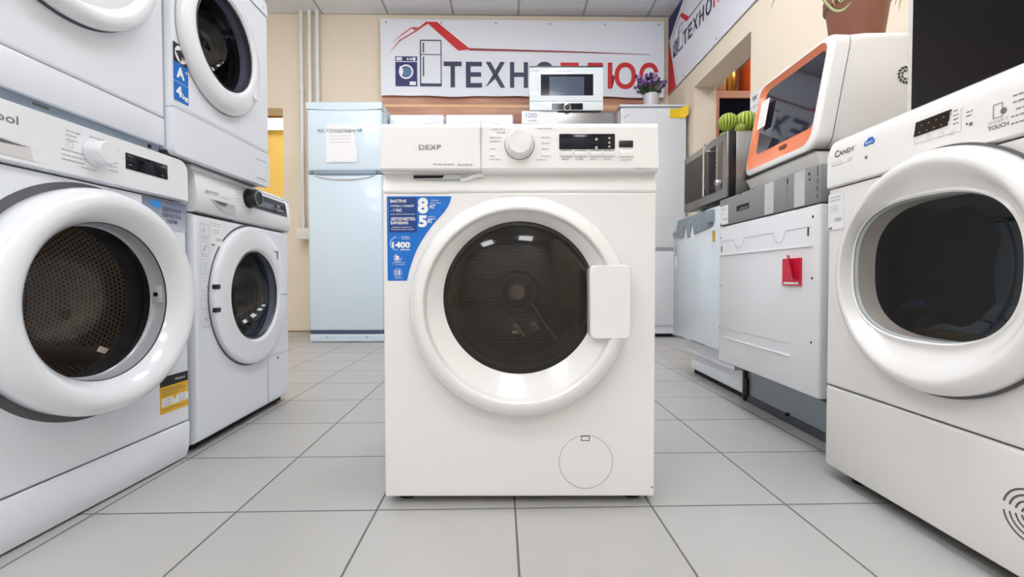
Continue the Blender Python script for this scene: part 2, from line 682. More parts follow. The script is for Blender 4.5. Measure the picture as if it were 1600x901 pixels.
# right wall with a wide doorway (y 3.77 .. 2.92)
RW, RL = wall_frame(RIGHT0, RIGHT1)
wall('wall_right', RIGHT0, RIGHT1, PEACH, holes=[(0.56, 1.41, 0, 2.055)], th=0.185, label='peach painted right wall with a doorway')
wall('wall_left', (-3.15, -3.0), (-3.15, 4.23), PEACH, label='peach painted left wall')
wall('wall_front', (1.7, -3.0), (-3.2, -3.0), mat('pale_wall_paint', srgb(228, 228, 228), .8), label='pale wall behind the photographer')
b = MB()
b.box(1.04, 4.62, -0.012, 0, 0, 0.012, mat('wall_foot_joint', srgb(150, 128, 110), .7))
sk = b.build('trim_1', smooth=False)
sk.matrix_world = wall_frame(BACK0, BACK1)[0]
tag(sk, 'dark joint along the foot of the back wall', None, kind='structure')

# room beyond the left doorway
b = MB()
b.box(-3.4, -0.9, 6.3, 6.45, 0, CEIL + .03, YWALL)
b.box(-3.5, -3.4, 4.45, 6.45, 0, CEIL + .03, YWALL)
b.box(-1.0, -0.9, 4.5, 6.3, 0, CEIL + .03, YWALL)
tag(b.build('wall_far_left', smooth=False), 'yellow walls of the room beyond the left doorway', None, kind='structure')
# room beyond the right doorway
b = MB()
b.box(1.2, 3.8, 5.6, 5.75, 0, CEIL + .03, TANW)
b.box(3.7, 3.8, 0.5, 5.6, 0, CEIL + .03, TANW)
b.box(1.85, 3.8, 0.4, 0.5, 0, CEIL + .03, TANW)
b.box(1.1, 1.2, 4.55, 5.75, 0, CEIL + .03, TANW)
tag(b.build('wall_far_right', smooth=False), 'tan walls of the room beyond the right doorway', None, kind='structure')


# ---- ceiling luminaires
DIFF = {p: mat('lamp_diffuser', (.97, .98, 1.0, 1), .4, emit=LAMP * p) for p in (1.0, 1.2)}


def ceiling_light(x, y, sx=.58, sy=.58, label='', power=1.0, group='ceiling panel lights over the sales floor', z=CEIL):
    t = thing('ceiling_light', label, 'ceiling light', (x, y, z - .02), 0, group)
    b = MB()
    b.box(-sx / 2 - .012, sx / 2 + .012, -sy / 2 - .012, sy / 2 + .012, .002, .02, WHITE, .002)
    b.build('frame', t, smooth=False)
    b = MB()
    b.box(-sx / 2, sx / 2, -sy / 2, sy / 2, -.060, .002, DIFF[power], .006)  # made to hang down so its glowing sides brighten ceiling and upper walls
    b.build('diffuser', t, smooth=False)
    return t


places = {(-1.45, -2.2): 'left rear', (0.35, -2.2): 'right rear', (-1.45, -0.7): 'left, behind the photographer', (0.35, -0.7): 'right, behind the photographer',
          (-1.45, 0.8): 'left, over the stacked machines', (0.35, 0.8): 'right, over the middle washing machine', (-1.45, 2.3): 'left, short of the tall fridge', (0.35, 2.3): 'right, short of the steel fridge'}
for (x, y), w in places.items():
    ceiling_light(x, y, label='square white ceiling light panel, ' + w)
ceiling_light(-2.2, 5.4, label='unseen square ceiling light panel added to light the yellow room', group='added ceiling lights for the next rooms', power=1.2)  # unseen lamps added to brighten the rooms behind both doorways
ceiling_light(2.6, 3.6, label='unseen square ceiling light panel added to light the tan room', group='added ceiling lights for the next rooms', power=1.2)

# ---- pipes on the back wall
for i, (u, z0, lab) in enumerate(((475, 0.9, 'white heating pipe left of the fridge, running up the peach wall'), (488, 0.9, 'middle white heating pipe on the peach wall'), (500, 0.9, 'right white heating pipe on the peach wall, above the fridge'))):
    x = (u - 800) / 712 * 4.2
    b = MB()
    b.tube([(x, 4.2, 0.88), (x, 4.2, CEIL)], .017, WHITE, 12)
    if i == 0:
        for zz in (1.0, 2.2):
            b.tube([(x, 4.2, zz), (x, 4.2, zz + .05)], .023, WHITE, 12)
    tag(b.build('heating_pipe'), lab, 'pipe', 'heating pipes on the back wall')
b = MB()
b.box(-1.945, -1.1, 4.12, 4.178, 0.85, 0.95, WHITE, .008)
o = b.build('heating_radiator')
tag(o, 'white radiator mostly hidden behind the tall fridge', 'radiator')

# lit box sign and brown header in the yellow room
b = MB()
b.box(-3.35, -1.1, 6.2, 6.298, 2.70, CEIL, mat('brown_board', srgb(190, 140, 70), .6))
tag(b.build('header_board', smooth=False), 'brown board high on the wall of the yellow room', 'board')
t = thing('wall_lamp', 'glowing white wall lamp seen through the left doorway', 'lamp', (-3.20, 6.3, 2.50))
b2 = MB()
b2.box(-.2, .22, -.10, 0, 0, .16, WHITE, .01)
b2.build('housing', t)
b2 = MB()
b2.box(-.19, .21, -.11, -.10, .006, .154, mat('lamp_cover', (1, .98, .92, 1), .4, emit=3.0))
b2.build('diffuser', t, smooth=False)


# ================================================================ banners
NAVY = mat('navy_ink', srgb(58, 62, 92), .5)
NAVY2 = mat('deep_blue_ink', srgb(40, 48, 108), .5)
REDI = mat('red_ink', srgb(212, 48, 52), .5)
BANNER = mat('banner_vinyl', srgb(236, 240, 250), .4, noise=0.01)
BLUEI = mat('mid_blue_ink', srgb(90, 120, 165), .5)
WOODB = wood_mat('printed_wood', srgb(156, 92, 70), srgb(222, 172, 144), 1.6)


def banner_art(S, m_y, parent, X=lambda cx: (cx - 38) / 3.478, Z=lambda cy: (457 - cy) / 3.478):
    """the shop's house-and-appliances logo and its name; S metres per photo pixel"""
    def P(cx, cy):
        return (X(cx) * S, m_y, Z(cy) * S)
    b = MB()
    b.poly([P(278, 70), P(335, 70), P(512, 212), P(447, 219)], REDI)
    b.poly([P(505, 206), P(1000, 216), P(1472, 231), P(1472, 233), P(1000, 224), P(505, 218)], mat('dark_red_ink', srgb(150, 60, 72), .5))
    b.poly([P(278, 70), P(290, 78), P(225, 121), P(140, 172), P(80, 238), P(136, 168), P(222, 116)], REDI)
    b.poly([P(200, 100), P(240, 100), P(215, 114), P(203, 104), P(150, 142), P(92, 188), P(148, 138)], REDI)
    b.build('roof_emblem', parent, smooth=False)
    b = MB()
    b.poly([P(115, 252), P(230, 252), P(230, 408), P(115, 408)], NAVY2)
    y = m_y - .0006
    k = S / 3.478

    def R(cx0, cx1, cy0, cy1, m, dy=0, r=0):
        b.rect(X(cx0) * S, X(cx1) * S, Z(cy1) * S, Z(cy0) * S, y - dy, m, r)
    R(120, 151, 256, 273, BANNER, 0, 3 * k)
    R(175, 187, 260, 271, BANNER, 0, 5 * k)
    R(191, 203, 260, 271, BANNER, 0, 5 * k)
    R(206, 222, 257, 273, BANNER, 0, 3 * k)
    R(115, 230, 277, 281, BANNER)
    b.annulus(X(172) * S, Z(332) * S, 29 * k, 38 * k, y, BANNER)
    b.disc(X(176) * S, Z(332) * S, 25 * k, y, BLUEI)
    b.poly([(p[0], y - .0004, p[2]) for p in (P(140, 300), P(152, 310), P(158, 330), P(148, 360), P(138, 345), P(134, 325))], BANNER)
    R(190, 223, 383, 402, BANNER, 0, 2 * k)
    b.build('washer_emblem', parent, smooth=False)
    b = MB()
    for (a, c, d, e) in ((245, 251, 168, 404), (354, 359, 168, 404), (248, 357, 164, 170), (248, 357, 239, 243), (245, 359, 392, 408)):
        b.rect(X(a) * S, X(c) * S, Z(e) * S, Z(d) * S, m_y, NAVY)
    for (d, e) in ((180, 232), (252, 356)):
        b.rect(X(260) * S, X(267) * S, Z(e) * S, Z(d) * S, m_y, NAVY, 2 * k)
    b.build('fridge_emblem', parent, smooth=False)
    for wordl, m in (((('Т', 370, 465), ('Е', 487, 573), ('Х', 590, 696), ('Н', 721, 817), ('О', 850, 960)), NAVY),
                     ((('П', 990, 1087), ('Л', 1110, 1217), ('Ю', 1243, 1395), ('С', 1412, 1515)), REDI)):
        b = MB()
        for ch, a, c in wordl:
            o = 3 if ch in 'ОЮС' else 0
            b.text(ch, X(a) * S, Z(412 + o) * S, (135 + 2 * o) * k, m_y, m, w=(c - a) * k, bold=.028)
        b.build('shop_name_lettering', parent, smooth=False, label='navy letters' if m is NAVY else 'red letters')


SB = 4.27 / 712
bp = thing('banner', 'wide white shop banner with red roof, appliance emblems and large letters on the back wall', 'banner', ((601 - 800) * SB, 4.20, 2.165), math.degrees(math.atan2(.093, 4.625)))


def sheet(parent, L, H, m, wav=.004, eyelets=True, name='vinyl_sheet', hem=True):
    b = MB()
    n = 40
    a = []
    c = []
    for i in range(n + 1):
        x = L * i / n
        z = wav * math.sin(x * 7.1) + wav * .7 * math.sin(x * 15.3 + 1)
        a.append((x, z))
    lo = [b.bm.verts.new((x, 0, z)) for x, z in a]
    hi = [b.bm.verts.new((x, 0, H + z * .3)) for x, z in a]
    lob = [b.bm.verts.new((x, .004, z)) for x, z in a]
    hib = [b.bm.verts.new((x, .004, H + z * .3)) for x, z in a]
    for i in range(n):
        b.face([lo[i], lo[i + 1], hi[i + 1], hi[i]], m)
        b.face([lob[i], hib[i], hib[i + 1], lob[i + 1]], m)
        b.face([lo[i], lob[i], lob[i + 1], lo[i + 1]], m)
        b.face([hi[i], hi[i + 1], hib[i + 1], hib[i]], m)
    b.face([lo[0], hi[0], hib[0], lob[0]], m)
    b.face([lo[n], lob[n], hib[n], hi[n]], m)
    if eyelets:
        k = 6
        for i in range(k):
            x = .05 + (L - .1) * i / (k - 1)
            b.annulus(x, H - .03, .004, .009, -.0006, STEEL, 16)
    return b.build(name, parent, smooth=True)


LB = 2.60
sheet(bp, LB, .69, BANNER)
banner_art(SB, -.003, bp)
wb = thing('banner', 'wood-patterned brown banner strip hanging below and behind the white shop banner', 'banner', ((601 - 800) * SB, 4.232, 1.72), math.degrees(math.atan2(.093, 4.625)))
sheet(wb, 2.55, .49, WOODB, eyelets=False, wav=.001)
b = MB()
b.rect(.02, 2.53, .355, .38, -.001, mat('pale_gold_ink', srgb(236, 190, 140), .4))
b.build('printed_stripe', wb, smooth=False)

# right wall banner: local frame on the wall
rb = thing('banner', 'white shop banner with a navy and red chevron end high on the right wall', 'banner', (0, 0, 0))
rb.matrix_world = RW @ Matrix.Translation((0.02, -.012, 2.205))
sheet(rb, 2.5, .70, BANNER, wav=.0, eyelets=False)
b = MB()
b.poly([(.0, -.002, .70), (.0, -.002, .49), (.015, -.002, .49), (.38, -.002, .70)], NAVY2)
b.poly([(.0, -.002, .49), (.015, -.002, .49), (.19, -.002, .0), (.0, -.002, .0)], REDI)
b.build('chevron', rb, smooth=False)
SR = .0031
banner_art(SR, -.003, rb, X=lambda cx: (cx - 38) / 3.478 + .051 / SR, Z=lambda cy: (457 - cy) / 3.478 + .235 / SR)
for x in (.35, .95, 1.55, 2.2):
    b = MB()
    b.loft([ell(x, .03, .006, .006, -.001, 12), ell(x, .03, .005, .005, -.003, 12)], STEEL_D, cap1=True)
    b.build('fixing_screw', rb, smooth=False)


# ================================================================ fridges
def fridge(name, label, x0, x1, yf, D, H, zseam, m, handle=False, legs=True, group=None, plinth=.085, gap_dark=True, topcap=False):
    W = x1 - x0
    t = thing(name, label, 'fridge', ((x0 + x1) / 2, yf, 0), 0, group)
    b = MB()
    b.box(-W / 2, W / 2, .055, D, .02, H - .002, m, .004)
    b.build('body', t)
    feet(t, W, D, 0, .03)
    b = MB()
    b.box(-W / 2 + .002, W / 2 - .002, 0, .05, plinth + .008, zseam - .012, m, .014, 3)
    d1 = b.build('lower_door', t)
    b = MB()
    b.box(-W / 2 + .002, W / 2 - .002, 0, .05, zseam + .012, H - (.05 if topcap else 0), m, .014, 3)
    d2 = b.build('upper_door', t)
    return t, W, d1, d2


t, W, d1, d2 = fridge('refrigerator', 'tall white two-door fridge with a paper sheet on its upper door, against the back wall', -1.578, -.998, 3.535, .57, 1.85, 1.315, FRIDGE, topcap=True)
b = MB()      # top cap, bowed lower edge
pts = [(-W / 2, 1.85), (-W / 2, 1.802)] + [(-W / 2 + W * k / 12, 1.802 - .012 * math.sin(PI * k / 12)) for k in range(1, 12)] + [(W / 2, 1.802), (W / 2, 1.85)]
b.poly([(x, -.004, z) for x, z in pts], FRIDGE, (0, .06, 0))
b.build('top_cap', t, smooth=False)
b = MB()      # grey handle strip between the doors
b.box(-W / 2 + .05, W / 2 - .05, -.012, .045, 1.298, 1.334, GREY_SH, .006)
b.box(-W / 2 + .0, W / 2 - .0, .0, .045, 1.31, 1.320, GREY_SH, .002)
b.build('handle_strip', t)
b = MB()      # curved grip below the strip
seg = 16
out = []
for k in range(seg + 1):
    s = k / seg
    x = -W / 2 + .055 + (W - .11) * s
    out.append((x, 1.292 - .036 * math.sin(PI * s) ** .55))
inn = [(x, z + .013) for x, z in out]
b.loft([[(x, -.002, z) for x, z in out], [(x, -.012, (z + z2) / 2) for (x, z), (_, z2) in zip(out, inn)], [(x, -.002, z) for x, z in inn]], WHITE, closed=False)
b.build('grip', d1)
b = MB()
b.box(-W / 2, W / 2, .01, .055, .004, .068, FRIDGE, .008)
b.build('plinth', t)
b = MB()
b.box(-W / 2 + .008, W / 2 - .002, .006, .055, .070, .092, mat('slate_gap', srgb(70, 84, 112), .6))
b.build('plinth_gap', t, smooth=False)
b = MB()
b.rect(-.20, .20, .040, .042, .0095, SEAM_L)
b.disc(-.155, .041, .005, .009, BLACK, 12)
b.disc(.155, .041, .005, .009, BLACK, 12)
b.build('plinth_screw', t, smooth=False)
# writing on the upper door
b = MB()
PX = 3.535 / 712


def FX(u):
    return (u - 800) * PX + 1.288


def FZ(v):
    return .503 + (433.5 - v) * PX


b.text('Кл. Холодильник №', FX(500), FZ(209), .030, -.0035, INK, w=(568 - 500) * PX)
b.build('door_lettering', d2, smooth=False)
b = MB()
b.box(FX(512), FX(557), -.004, -.0005, FZ(255), FZ(196), PAPER)
for k in range(5):
    microtext(b, FX(517), FZ(204 + 5 * k), .17, -.0045, INK_L, h=.004)
b.box(FX(513), FX(556), -.007, -.004, FZ(254), FZ(228), PAPER, mtx=Matrix.Rotation(math.radians(.8), 4, 'Y') @ Matrix.Translation((0, 0, 0)))
b.text('Кл. Холодильник №', FX(500), FZ(209), .030, -.0055, INK, w=(568 - 500) * PX)
b.build('paper_notice', d2, smooth=False, label='white paper notice in a clear sleeve')

# two white fridges seen only by their tops
FW2 = mat('plain_white_door', (.80, .84, .90, 1), .3, coat=.3)
for (u0, u1, lab) in ((609.5, 694.5, 'white fridge next to the tall one with the paper sheet, only its top showing'), (697, 803, 'white fridge right beside the steel fridge, only its top showing')):
    y = 3.69
    t, W, d1, d2 = fridge('refrigerator', lab, (u0 - 800) / 712 * y, (u1 - 800) / 712 * y, y, .46, .503 + (433.5 - 180.5) / 712 * y, 1.2, FW2, group='row of fridges along the back wall')
    b = MB()
    b.box(-W / 2 + .03, -W / 2 + .05, -.03, -.012, .85, 1.15, GREYP_L, .005)
    b.box(-W / 2 + .032, -W / 2 + .048, -.014, .002, .86, .88, GREYP_L)
    b.box(-W / 2 + .032, -W / 2 + .048, -.014, .002, 1.12, 1.14, GREYP_L)
    b.build('handle', d1)
    b = MB()
    b.box(-W / 2 + .01, W / 2 - .01, .03, .06, .01, .085, GREYP)
    b.build('plinth', t, smooth=False)
    b = MB()
    b.box(W / 2 - .16, W / 2 - .10, -.002, 0, 1.72, 1.74, GREYP_L)
    b.build('badge', d2, smooth=False)

# steel appliance in the middle
y = 3.62
x0, x1 = (816 - 800) / 712 * y, (960.5 - 800) / 712 * y
zt = .503 + (433.5 - 176) / 712 * y
t, W, d1, d2 = fridge('steel_refrigerator', 'stainless steel fridge behind the middle washing machine, carrying a white built-in microwave', x0, x1, y, .48, zt, 1.1, STEEL)
b = MB()
b.box(-W / 2 + .05, -W / 2 + .07, -.045, -.025, .6, 1.05, STEEL, .005)
b.box(-W / 2 + .052, -W / 2 + .068, -.027, .002, .62, .64, STEEL)
b.box(-W / 2 + .052, -W / 2 + .068, -.027, .002, 1.01, 1.03, STEEL)
b.build('handle', d1)
b = MB()
b.box(-W / 2 + .02, W / 2 - .02, .04, .06, .01, .085, BLACK)
b.build('plinth', t, smooth=False)
b = MB()
b.box(-W / 2 - .003, -W / 2 + .145, -.012, -.0005, zt - .10, zt - .003, PAPER)
b.text('1200', -W / 2 + .03, zt - .055, .036, -.0125, mat('blue_pen_ink', srgb(80, 110, 165), .5), w=.085)
b.rect(-W / 2 + .05, -W / 2 + .115, zt - .085, zt - .072, -.0125, GREYP_L)
b.build('price_card', d2, smooth=False, label='white card with a handwritten price')
b = MB()
b.box(-W / 2 + .145, -W / 2 + .28, -.006, -.0005, zt - .12, zt - .003, PAPER)
b.build('paper_sheet', d2, smooth=False, label='plain white sheet taped to the steel door')

# white built-in microwave on it
mo = thing('built_in_microwave', 'white built-in microwave with a black window and round chrome dial, standing on the steel fridge', 'microwave', ((884.5 - 800) / 712 * 3.6, 3.60, zt))
PXm = 3.6 / 712
Wm = (942 - 828) * PXm
Hm = (176 - 108.5) * PXm
b = MB()
b.box(-Wm / 2 + .01, Wm / 2 - .01, .022, .38, 0, Hm - .015, STEEL, .004)
b.build('body', mo)
WM = mat('white_glass_front', (.74, .82, .86, 1), .1, coat=.8)
b = MB()
zc = (176 - 162.5) * PXm
b.box(-Wm / 2, Wm / 2, 0, .02, zc + .002, Hm - .010, WM, .002)
dr = b.build('door', mo)
b = MB()
b.box(-Wm / 2, Wm / 2, 0, .02, .0, zc - .001, WM, .002)
cp = b.build('control_panel', mo)
b = MB()
b.box(-Wm / 2, Wm / 2, -.001, .021, Hm - .010, Hm, BLACK)
b.build('top_trim', mo, smooth=False)


def MXm(u):
    return (u - 884.5) * PXm


b = MB()
b.box(MXm(845), MXm(926), -.0015, .0, (176 - 153.5) * PXm, (176 - 121) * PXm, BLACKG)
b.build('window', dr, smooth=False)
b = MB()
b.box(MXm(858), MXm(912), -.0025, -.0015, (176 - 153.3) * PXm, (176 - 125) * PXm, mat('window_inner', srgb(66, 80, 102), .12, coat=.6))
b.build('window_screen', dr, smooth=False)
b = MB()
b.text('Onee', MXm(830), (176 - 117) * PXm, .018, -.001, INK_L, w=.06)
microtext(b, MXm(868), (176 - 116.5) * PXm, .12, -.001, INK_L, h=.004)
b.build('brand_lettering', dr, smooth=False)
b = MB()
b.box(MXm(862), MXm(910), -.0015, 0, .004, (176 - 165.5) * PXm, BLACKG)
b.build('display', cp, smooth=False)
knob(cp, MXm(886), .022, .022, -.001, .018, BLACK, rim=CHROME, label='black dial with a chrome rim', rimw=1.3)

# right fridge
y = 3.82
zt = .503 + (433.5 - 166) / 712 * y
x0, x1 = (967.5 - 800) / 712 * y, (1071.5 - 800) / 712 * y
t, W, d1, d2 = fridge('refrigerator', 'white fridge carrying the vase of purple flowers, with a yellow tag on its upper right', x0, x1, y, .40, zt - .02, .735, FW2)
b = MB()
b.box(-W / 2 - .002, W / 2, -.004, .40, zt - .018, zt, FW2, .004)
b.build('top_cap', t)
b = MB()
b.box(-W / 2, W / 2, .0, .06, zt - .028, zt - .019, mat('top_gap', srgb(120, 132, 145), .6))
b.build('top_gap', t, smooth=False)
b = MB()
b.box(-W / 2 + .01, W / 2 - .01, .03, .06, .0, .03, DARKGAP)
b.build('plinth_gap', t, smooth=False)
b = MB()
b.box(-W / 2 + .003, W / 2 - .003, .015, .055, .03, .095, FW2)
b.build('plinth', t, smooth=False)
b = MB()
b.box(-W / 2 + .004, W / 2 - .004, .01, .04, .723, .747, mat('door_gap_grey', srgb(170, 172, 178), .6))
b.build('door_gap', t, smooth=False)
PXr = y / 712
xc = (x0 + x1) / 2


def RX(u):
    return (u - 800) * PXr - xc


def RZ(v):
    return .503 + (433.5 - v) * PXr


b = MB()
b.poly([(RX(1045), -.004, RZ(187)), (RX(1045), -.004, RZ(173)), (RX(1061), -.004, RZ(173)), (RX(1061), -.004, RZ(187))], YEL_TAG, (0, .003, 0))
b.poly([(RX(1060), -.006, RZ(187.5)), (RX(1060), -.006, RZ(172)), (RX(1072.5), -.022, RZ(168)), (RX(1072.5), -.022, RZ(182)), (RX(1067), -.014, RZ(187.5))], YEL_TAG, (0, .002, 0))
b.build('yellow_tag', d2, smooth=False, label='bright yellow folded tag')
b = MB()
b.rect(RX(974.5), RX(983.5), RZ(193), RZ(172), -.002, PAPER)
b.line(RX(974), RZ(186), RX(979), RZ(184), .004, -.0025, INK)
b.line(RX(978), RZ(183), RX(983), RZ(182), .004, -.0025, INK_L)
b.line(RX(975), RZ(174), RX(983), RZ(173.5), .002, -.0025, INK_L)
b.build('paper_sticker', d2, smooth=False, label='small pale sticker')

# vase with flowers
vs = thing('flower_vase', 'short white vase of purple artificial flowers on top of the right-hand fridge', 'vase', ((1015.5 - 800) / 712 * 3.89, 3.89, zt))
b = MB()
b.loft([[(r * math.cos(2 * PI * k / 28), r * math.sin(2 * PI * k / 28), z) for k in range(28)] for r, z in ((.055, 0), (.062, .03), (.064, .085), (.060, .108), (.053, .110), (.050, .09), (.03, .07))], mat('pale_ceramic', srgb(208, 204, 216), .25, coat=.4, noise=.06, nscale=40), True, True)
b.build('vase', vs)
LEAF = mat('dark_green_leaf', srgb(52, 74, 46), .5, noise=.25, nscale=30)
PETAL = mat('purple_petal', srgb(112, 74, 146), .6, noise=.3, nscale=60)
PETAL2 = mat('lilac_petal', srgb(178, 148, 200), .6, noise=.1)
PETAL3 = mat('deep_violet_petal', srgb(50, 28, 74), .6)
stems = MB()
fl_ = MB()
lv = MB()
rnd = random.Random(3)


def blade(b, p, q, w, m, bend=(0, 0, 0), n=6, th=.0008):
    p, q, bend = Vector(p), Vector(q), Vector(bend)
    d = (q - p).normalized()
    s = d.cross(Vector((0, -1, 0.2)))
    if s.length < 1e-3:
        s = Vector((1, 0, 0))
    s.normalize()
    nn = s.cross(d).normalized() * th
    L, R_, C = [], [], []
    for k in range(n + 1):
        t = k / n
        c = p.lerp(q, t) + bend * (4 * t * (1 - t))
        ww = w * math.sin(PI * min(1, .12 + t * .88)) ** .7 if k < n else 0.0006
        L.append(c - s * ww)
        R_.append(c + s * ww)
        C.append(c + nn * 4)
    for k in range(n):
        a = [b.bm.verts.new(v) for v in (L[k], C[k], R_[k], L[k + 1], C[k + 1], R_[k + 1])]
        b.face([a[0], a[1], a[4], a[3]], m)
        b.face([a[1], a[2], a[5], a[4]], m)


for i in range(70):
    a = rnd.uniform(0, 2 * PI)
    sp = rnd.uniform(.15, 1.0)
    tx, ty, tz = .145 * sp * math.cos(a), .07 * sp * math.sin(a), .165 + .115 * rnd.random() - .03 * sp
    stems.tube([(.01 * math.cos(a), .01 * math.sin(a), .06), (tx * .5, ty * .5, tz * .62), (tx, ty, tz)], .0015, LEAF, 5)
    m = rnd.choice((PETAL, PETAL, PETAL2, PETAL3))
    for k in range(6):
        w = 2 * PI * k / 6
        r = rnd.uniform(.014, .021)
        c = Vector((tx, ty, tz))
        d = Vector((math.cos(w), rnd.uniform(-.6, .2), math.sin(w))) * r
        blade(fl_, c, c + d, r * .5, m, n=3)
for i in range(56):
    a = rnd.uniform(0, 2 * PI)
    r = rnd.uniform(.05, .13)
    z = rnd.uniform(.10, .19)
    blade(lv, (.02 * math.cos(a), .02 * math.sin(a), .09), (r * math.cos(a), r * .6 * math.sin(a), z + .02), rnd.uniform(.006, .011), LEAF, bend=(0, 0, .01))
stems.build('stem', vs)
o = fl_.build('blossom', vs, smooth=False)
lv.build('foliage', vs)


# ================================================================ the middle washing machine
dx = thing('washing_machine', 'white front-loading washing machine standing alone in the middle of the aisle with a blue sticker', 'washing machine', (.0165, 1.0, 0))
W = .597
ZT = .838
body_shell(dx, W - .002, .02, ZT - .002, .02, .50, WHITE)
feet(dx, W, .50, 0, .022, inset=.04)
b = MB()
b.box(-W / 2 + .03, W / 2 - .03, .05, .47, .006, .0195, DARKGAP)  # dark block painted as the shade beneath the machine
b.build('underbody_shade', dx, smooth=False)
CZ = .459
b = MB()
front_with_hole(b, -W / 2, W / 2, .018, .6884, 0, 0, CZ, .166, .02, WHITE, r=.003)
fp = b.build('front_panel', dx, angle=30)
# control panel with a sloped underside and the drawer pull
b = MB()
x0, x1 = -W / 2, W / 2
prof = [(.02, .689), (.003, .689), (.0, .694), (.010, .730), (-.012, .733), (-.016, .738), (-.012, .826), (-.006, .835), (.004, .838), (.02, .838)]
b.loft([[(x0, yy, zz) for yy, zz in prof], [(x1, yy, zz) for yy, zz in prof]], WHITE_P, closed=False)
for s in (0, 1):
    b.poly([((x0, x1)[s], yy, zz) for yy, zz in prof], WHITE_P)
cpn = b.build('control_panel', dx, angle=25)


def DX(u, y=.985):
    return (u - 800) / 712 * y - .0165


def DZ(v, y=.985):
    return .503 + (433.5 - v) / 712 * y


YP = -.0165


def ypan(z):
    return -.0162 + (z - .738) / .088 * .004 - .0006


b = MB()
b.box(DX(752) - .0006, DX(752) + .0006, -.0168, -.012, .734, .835, SEAM_L)
b.box(x0 + .002, DX(752), -.0135, -.011, .7325, .7338, SEAM_L)
b.build('drawer_joint', cpn, smooth=False)
b = MB()   # flat shapes painted as the shaded scoop of the detergent drawer pull
b.poly([(DX(643), .0005, DZ(278)), (DX(645), .0005, DZ(271)), (DX(722), .0005, DZ(271)), (DX(719), .0005, DZ(277)), (DX(712), .0005, DZ(278.5))], GREYP_L)
b.poly([(DX(645), .000, DZ(277)), (DX(645), .000, DZ(272)), (DX(694), .000, DZ(272)), (DX(690), .000, DZ(276.5))], DARKGAP)
b.build('drawer_pull_shade', cpn, smooth=False)
b = MB()
k = [(DX(719), DZ(279.5)), (DX(726), DZ(279)), (DX(733), DZ(276.5)), (DX(740), DZ(273.5)), (DX(748), DZ(271.5)), (DX(756), DZ(271))]
b.loft([[(a, .0015, c - .0045) for a, c in k], [(a, -.0035, c - .0015) for a, c in k], [(a, -.0045, c + .002) for a, c in k]], WHITE_P, closed=False)
b.loft([[(DX(598.5), -.001, DZ(300)), (DX(598.5), -.0025, DZ(297)), (DX(598.5), .006, DZ(292))], [(DX(700), -.001, DZ(300)), (DX(700), -.0025, DZ(297)), (DX(700), .006, DZ(292))]], WHITE_P, closed=False)
b.build('drawer_pull', cpn)
knob(cpn, DX(812, .984), DZ(227, .984), .0275, ypan(.79), .026, WHITE_P, rim=WHITE_P, label='large round white dial')
b = MB()
b.annulus(DX(812, .984), DZ(227.5, .984), .031, .0322, ypan(.79) - .0008, SEAM)
for a in range(0, 360, 24):
    t_ = math.radians(a)
    cx_, cz_ = DX(812), DZ(227)
b.text('DEXP', DX(656), DZ(235), .0105, ypan(.775) - .0004, INK, w=(690 - 656) / 712 * .985)
b.build('brand_lettering', cpn, smooth=False)
b = MB()
for v, u0, w in ((209, 776, .022), (217, 766, .026), (223, 766, .024), (235, 766, .014), (246, 766, .010), (251, 766, .022), (204, 768, .03), (199, 805, .012), (203, 840, .03), (217, 846, .02), (226, 846, .018), (235, 846, .016), (246, 846, .02), (252, 838, .02)):
    microtext(b, DX(u0), DZ(v), w, ypan(DZ(v)) - .0004, INK_L, h=.0022)
microtext(b, DX(678), DZ(259), .045, ypan(DZ(259)) - .0004, INK_L, h=.003)
microtext(b, DX(716), DZ(260), .035, ypan(DZ(259)) - .0004, INK_L, h=.004)
for u0 in (877, 899, 921, 942):
    microtext(b, DX(u0), DZ(250.5), .016, ypan(DZ(251)) - .0004, INK_L, h=.002)
microtext(b, DX(970), DZ(252), .02, ypan(DZ(251)) - .0004, INK_L, h=.002)
microtext(b, DX(990), DZ(265), .025, ypan(DZ(265)) - .0004, INK_L, h=.002)
b.build('program_marking', cpn, smooth=False)
b = MB()
b.box(DX(873.5), DX(960), -.0168, -.012, DZ(234.5), DZ(211), BLACKG, .0015)
dsp = b.build('display', cpn, label='black glossy display')
b = MB()
for v in (219, 232):
    b.annulus(DX(931), DZ(v), .0012, .0022, -.0172, INK_W, 12)
    b.rect(DX(929), DX(933), DZ(v + 2.3), DZ(v), -.0172, INK_W)
for v in (218, 225, 231):
    b.annulus(DX(951), DZ(v), .0012, .0022, -.0172, INK_W, 12)
b.build('display_icon', dsp, smooth=False)
for u0 in (874.5, 897, 920, 941):
    b = MB()
    b.box(DX(u0), DX(u0 + 19.5), -.0185, -.013, DZ(245.5), DZ(238), WHITE_P, .0008)
    bt = b.build('push_button', cpn)
    b = MB()
    b.box(DX(u0 + 1), DX(u0 + 18.5), -.0168, -.0135, DZ(238), DZ(236.8), SEAM)
    b.build('button_gap', bt, smooth=False)
b = MB()
b.box(DX(966.5), DX(988), -.0172, -.013, DZ(231.5), DZ(221.5), BLACK, .001)
b.build('power_button', cpn, label='small black power button')
b = MB()
b.box(DX(966.5), DX(988), -.0180, -.013, DZ(246.5), DZ(237), WHITE_P, .0008)
b.build('push_button', cpn)

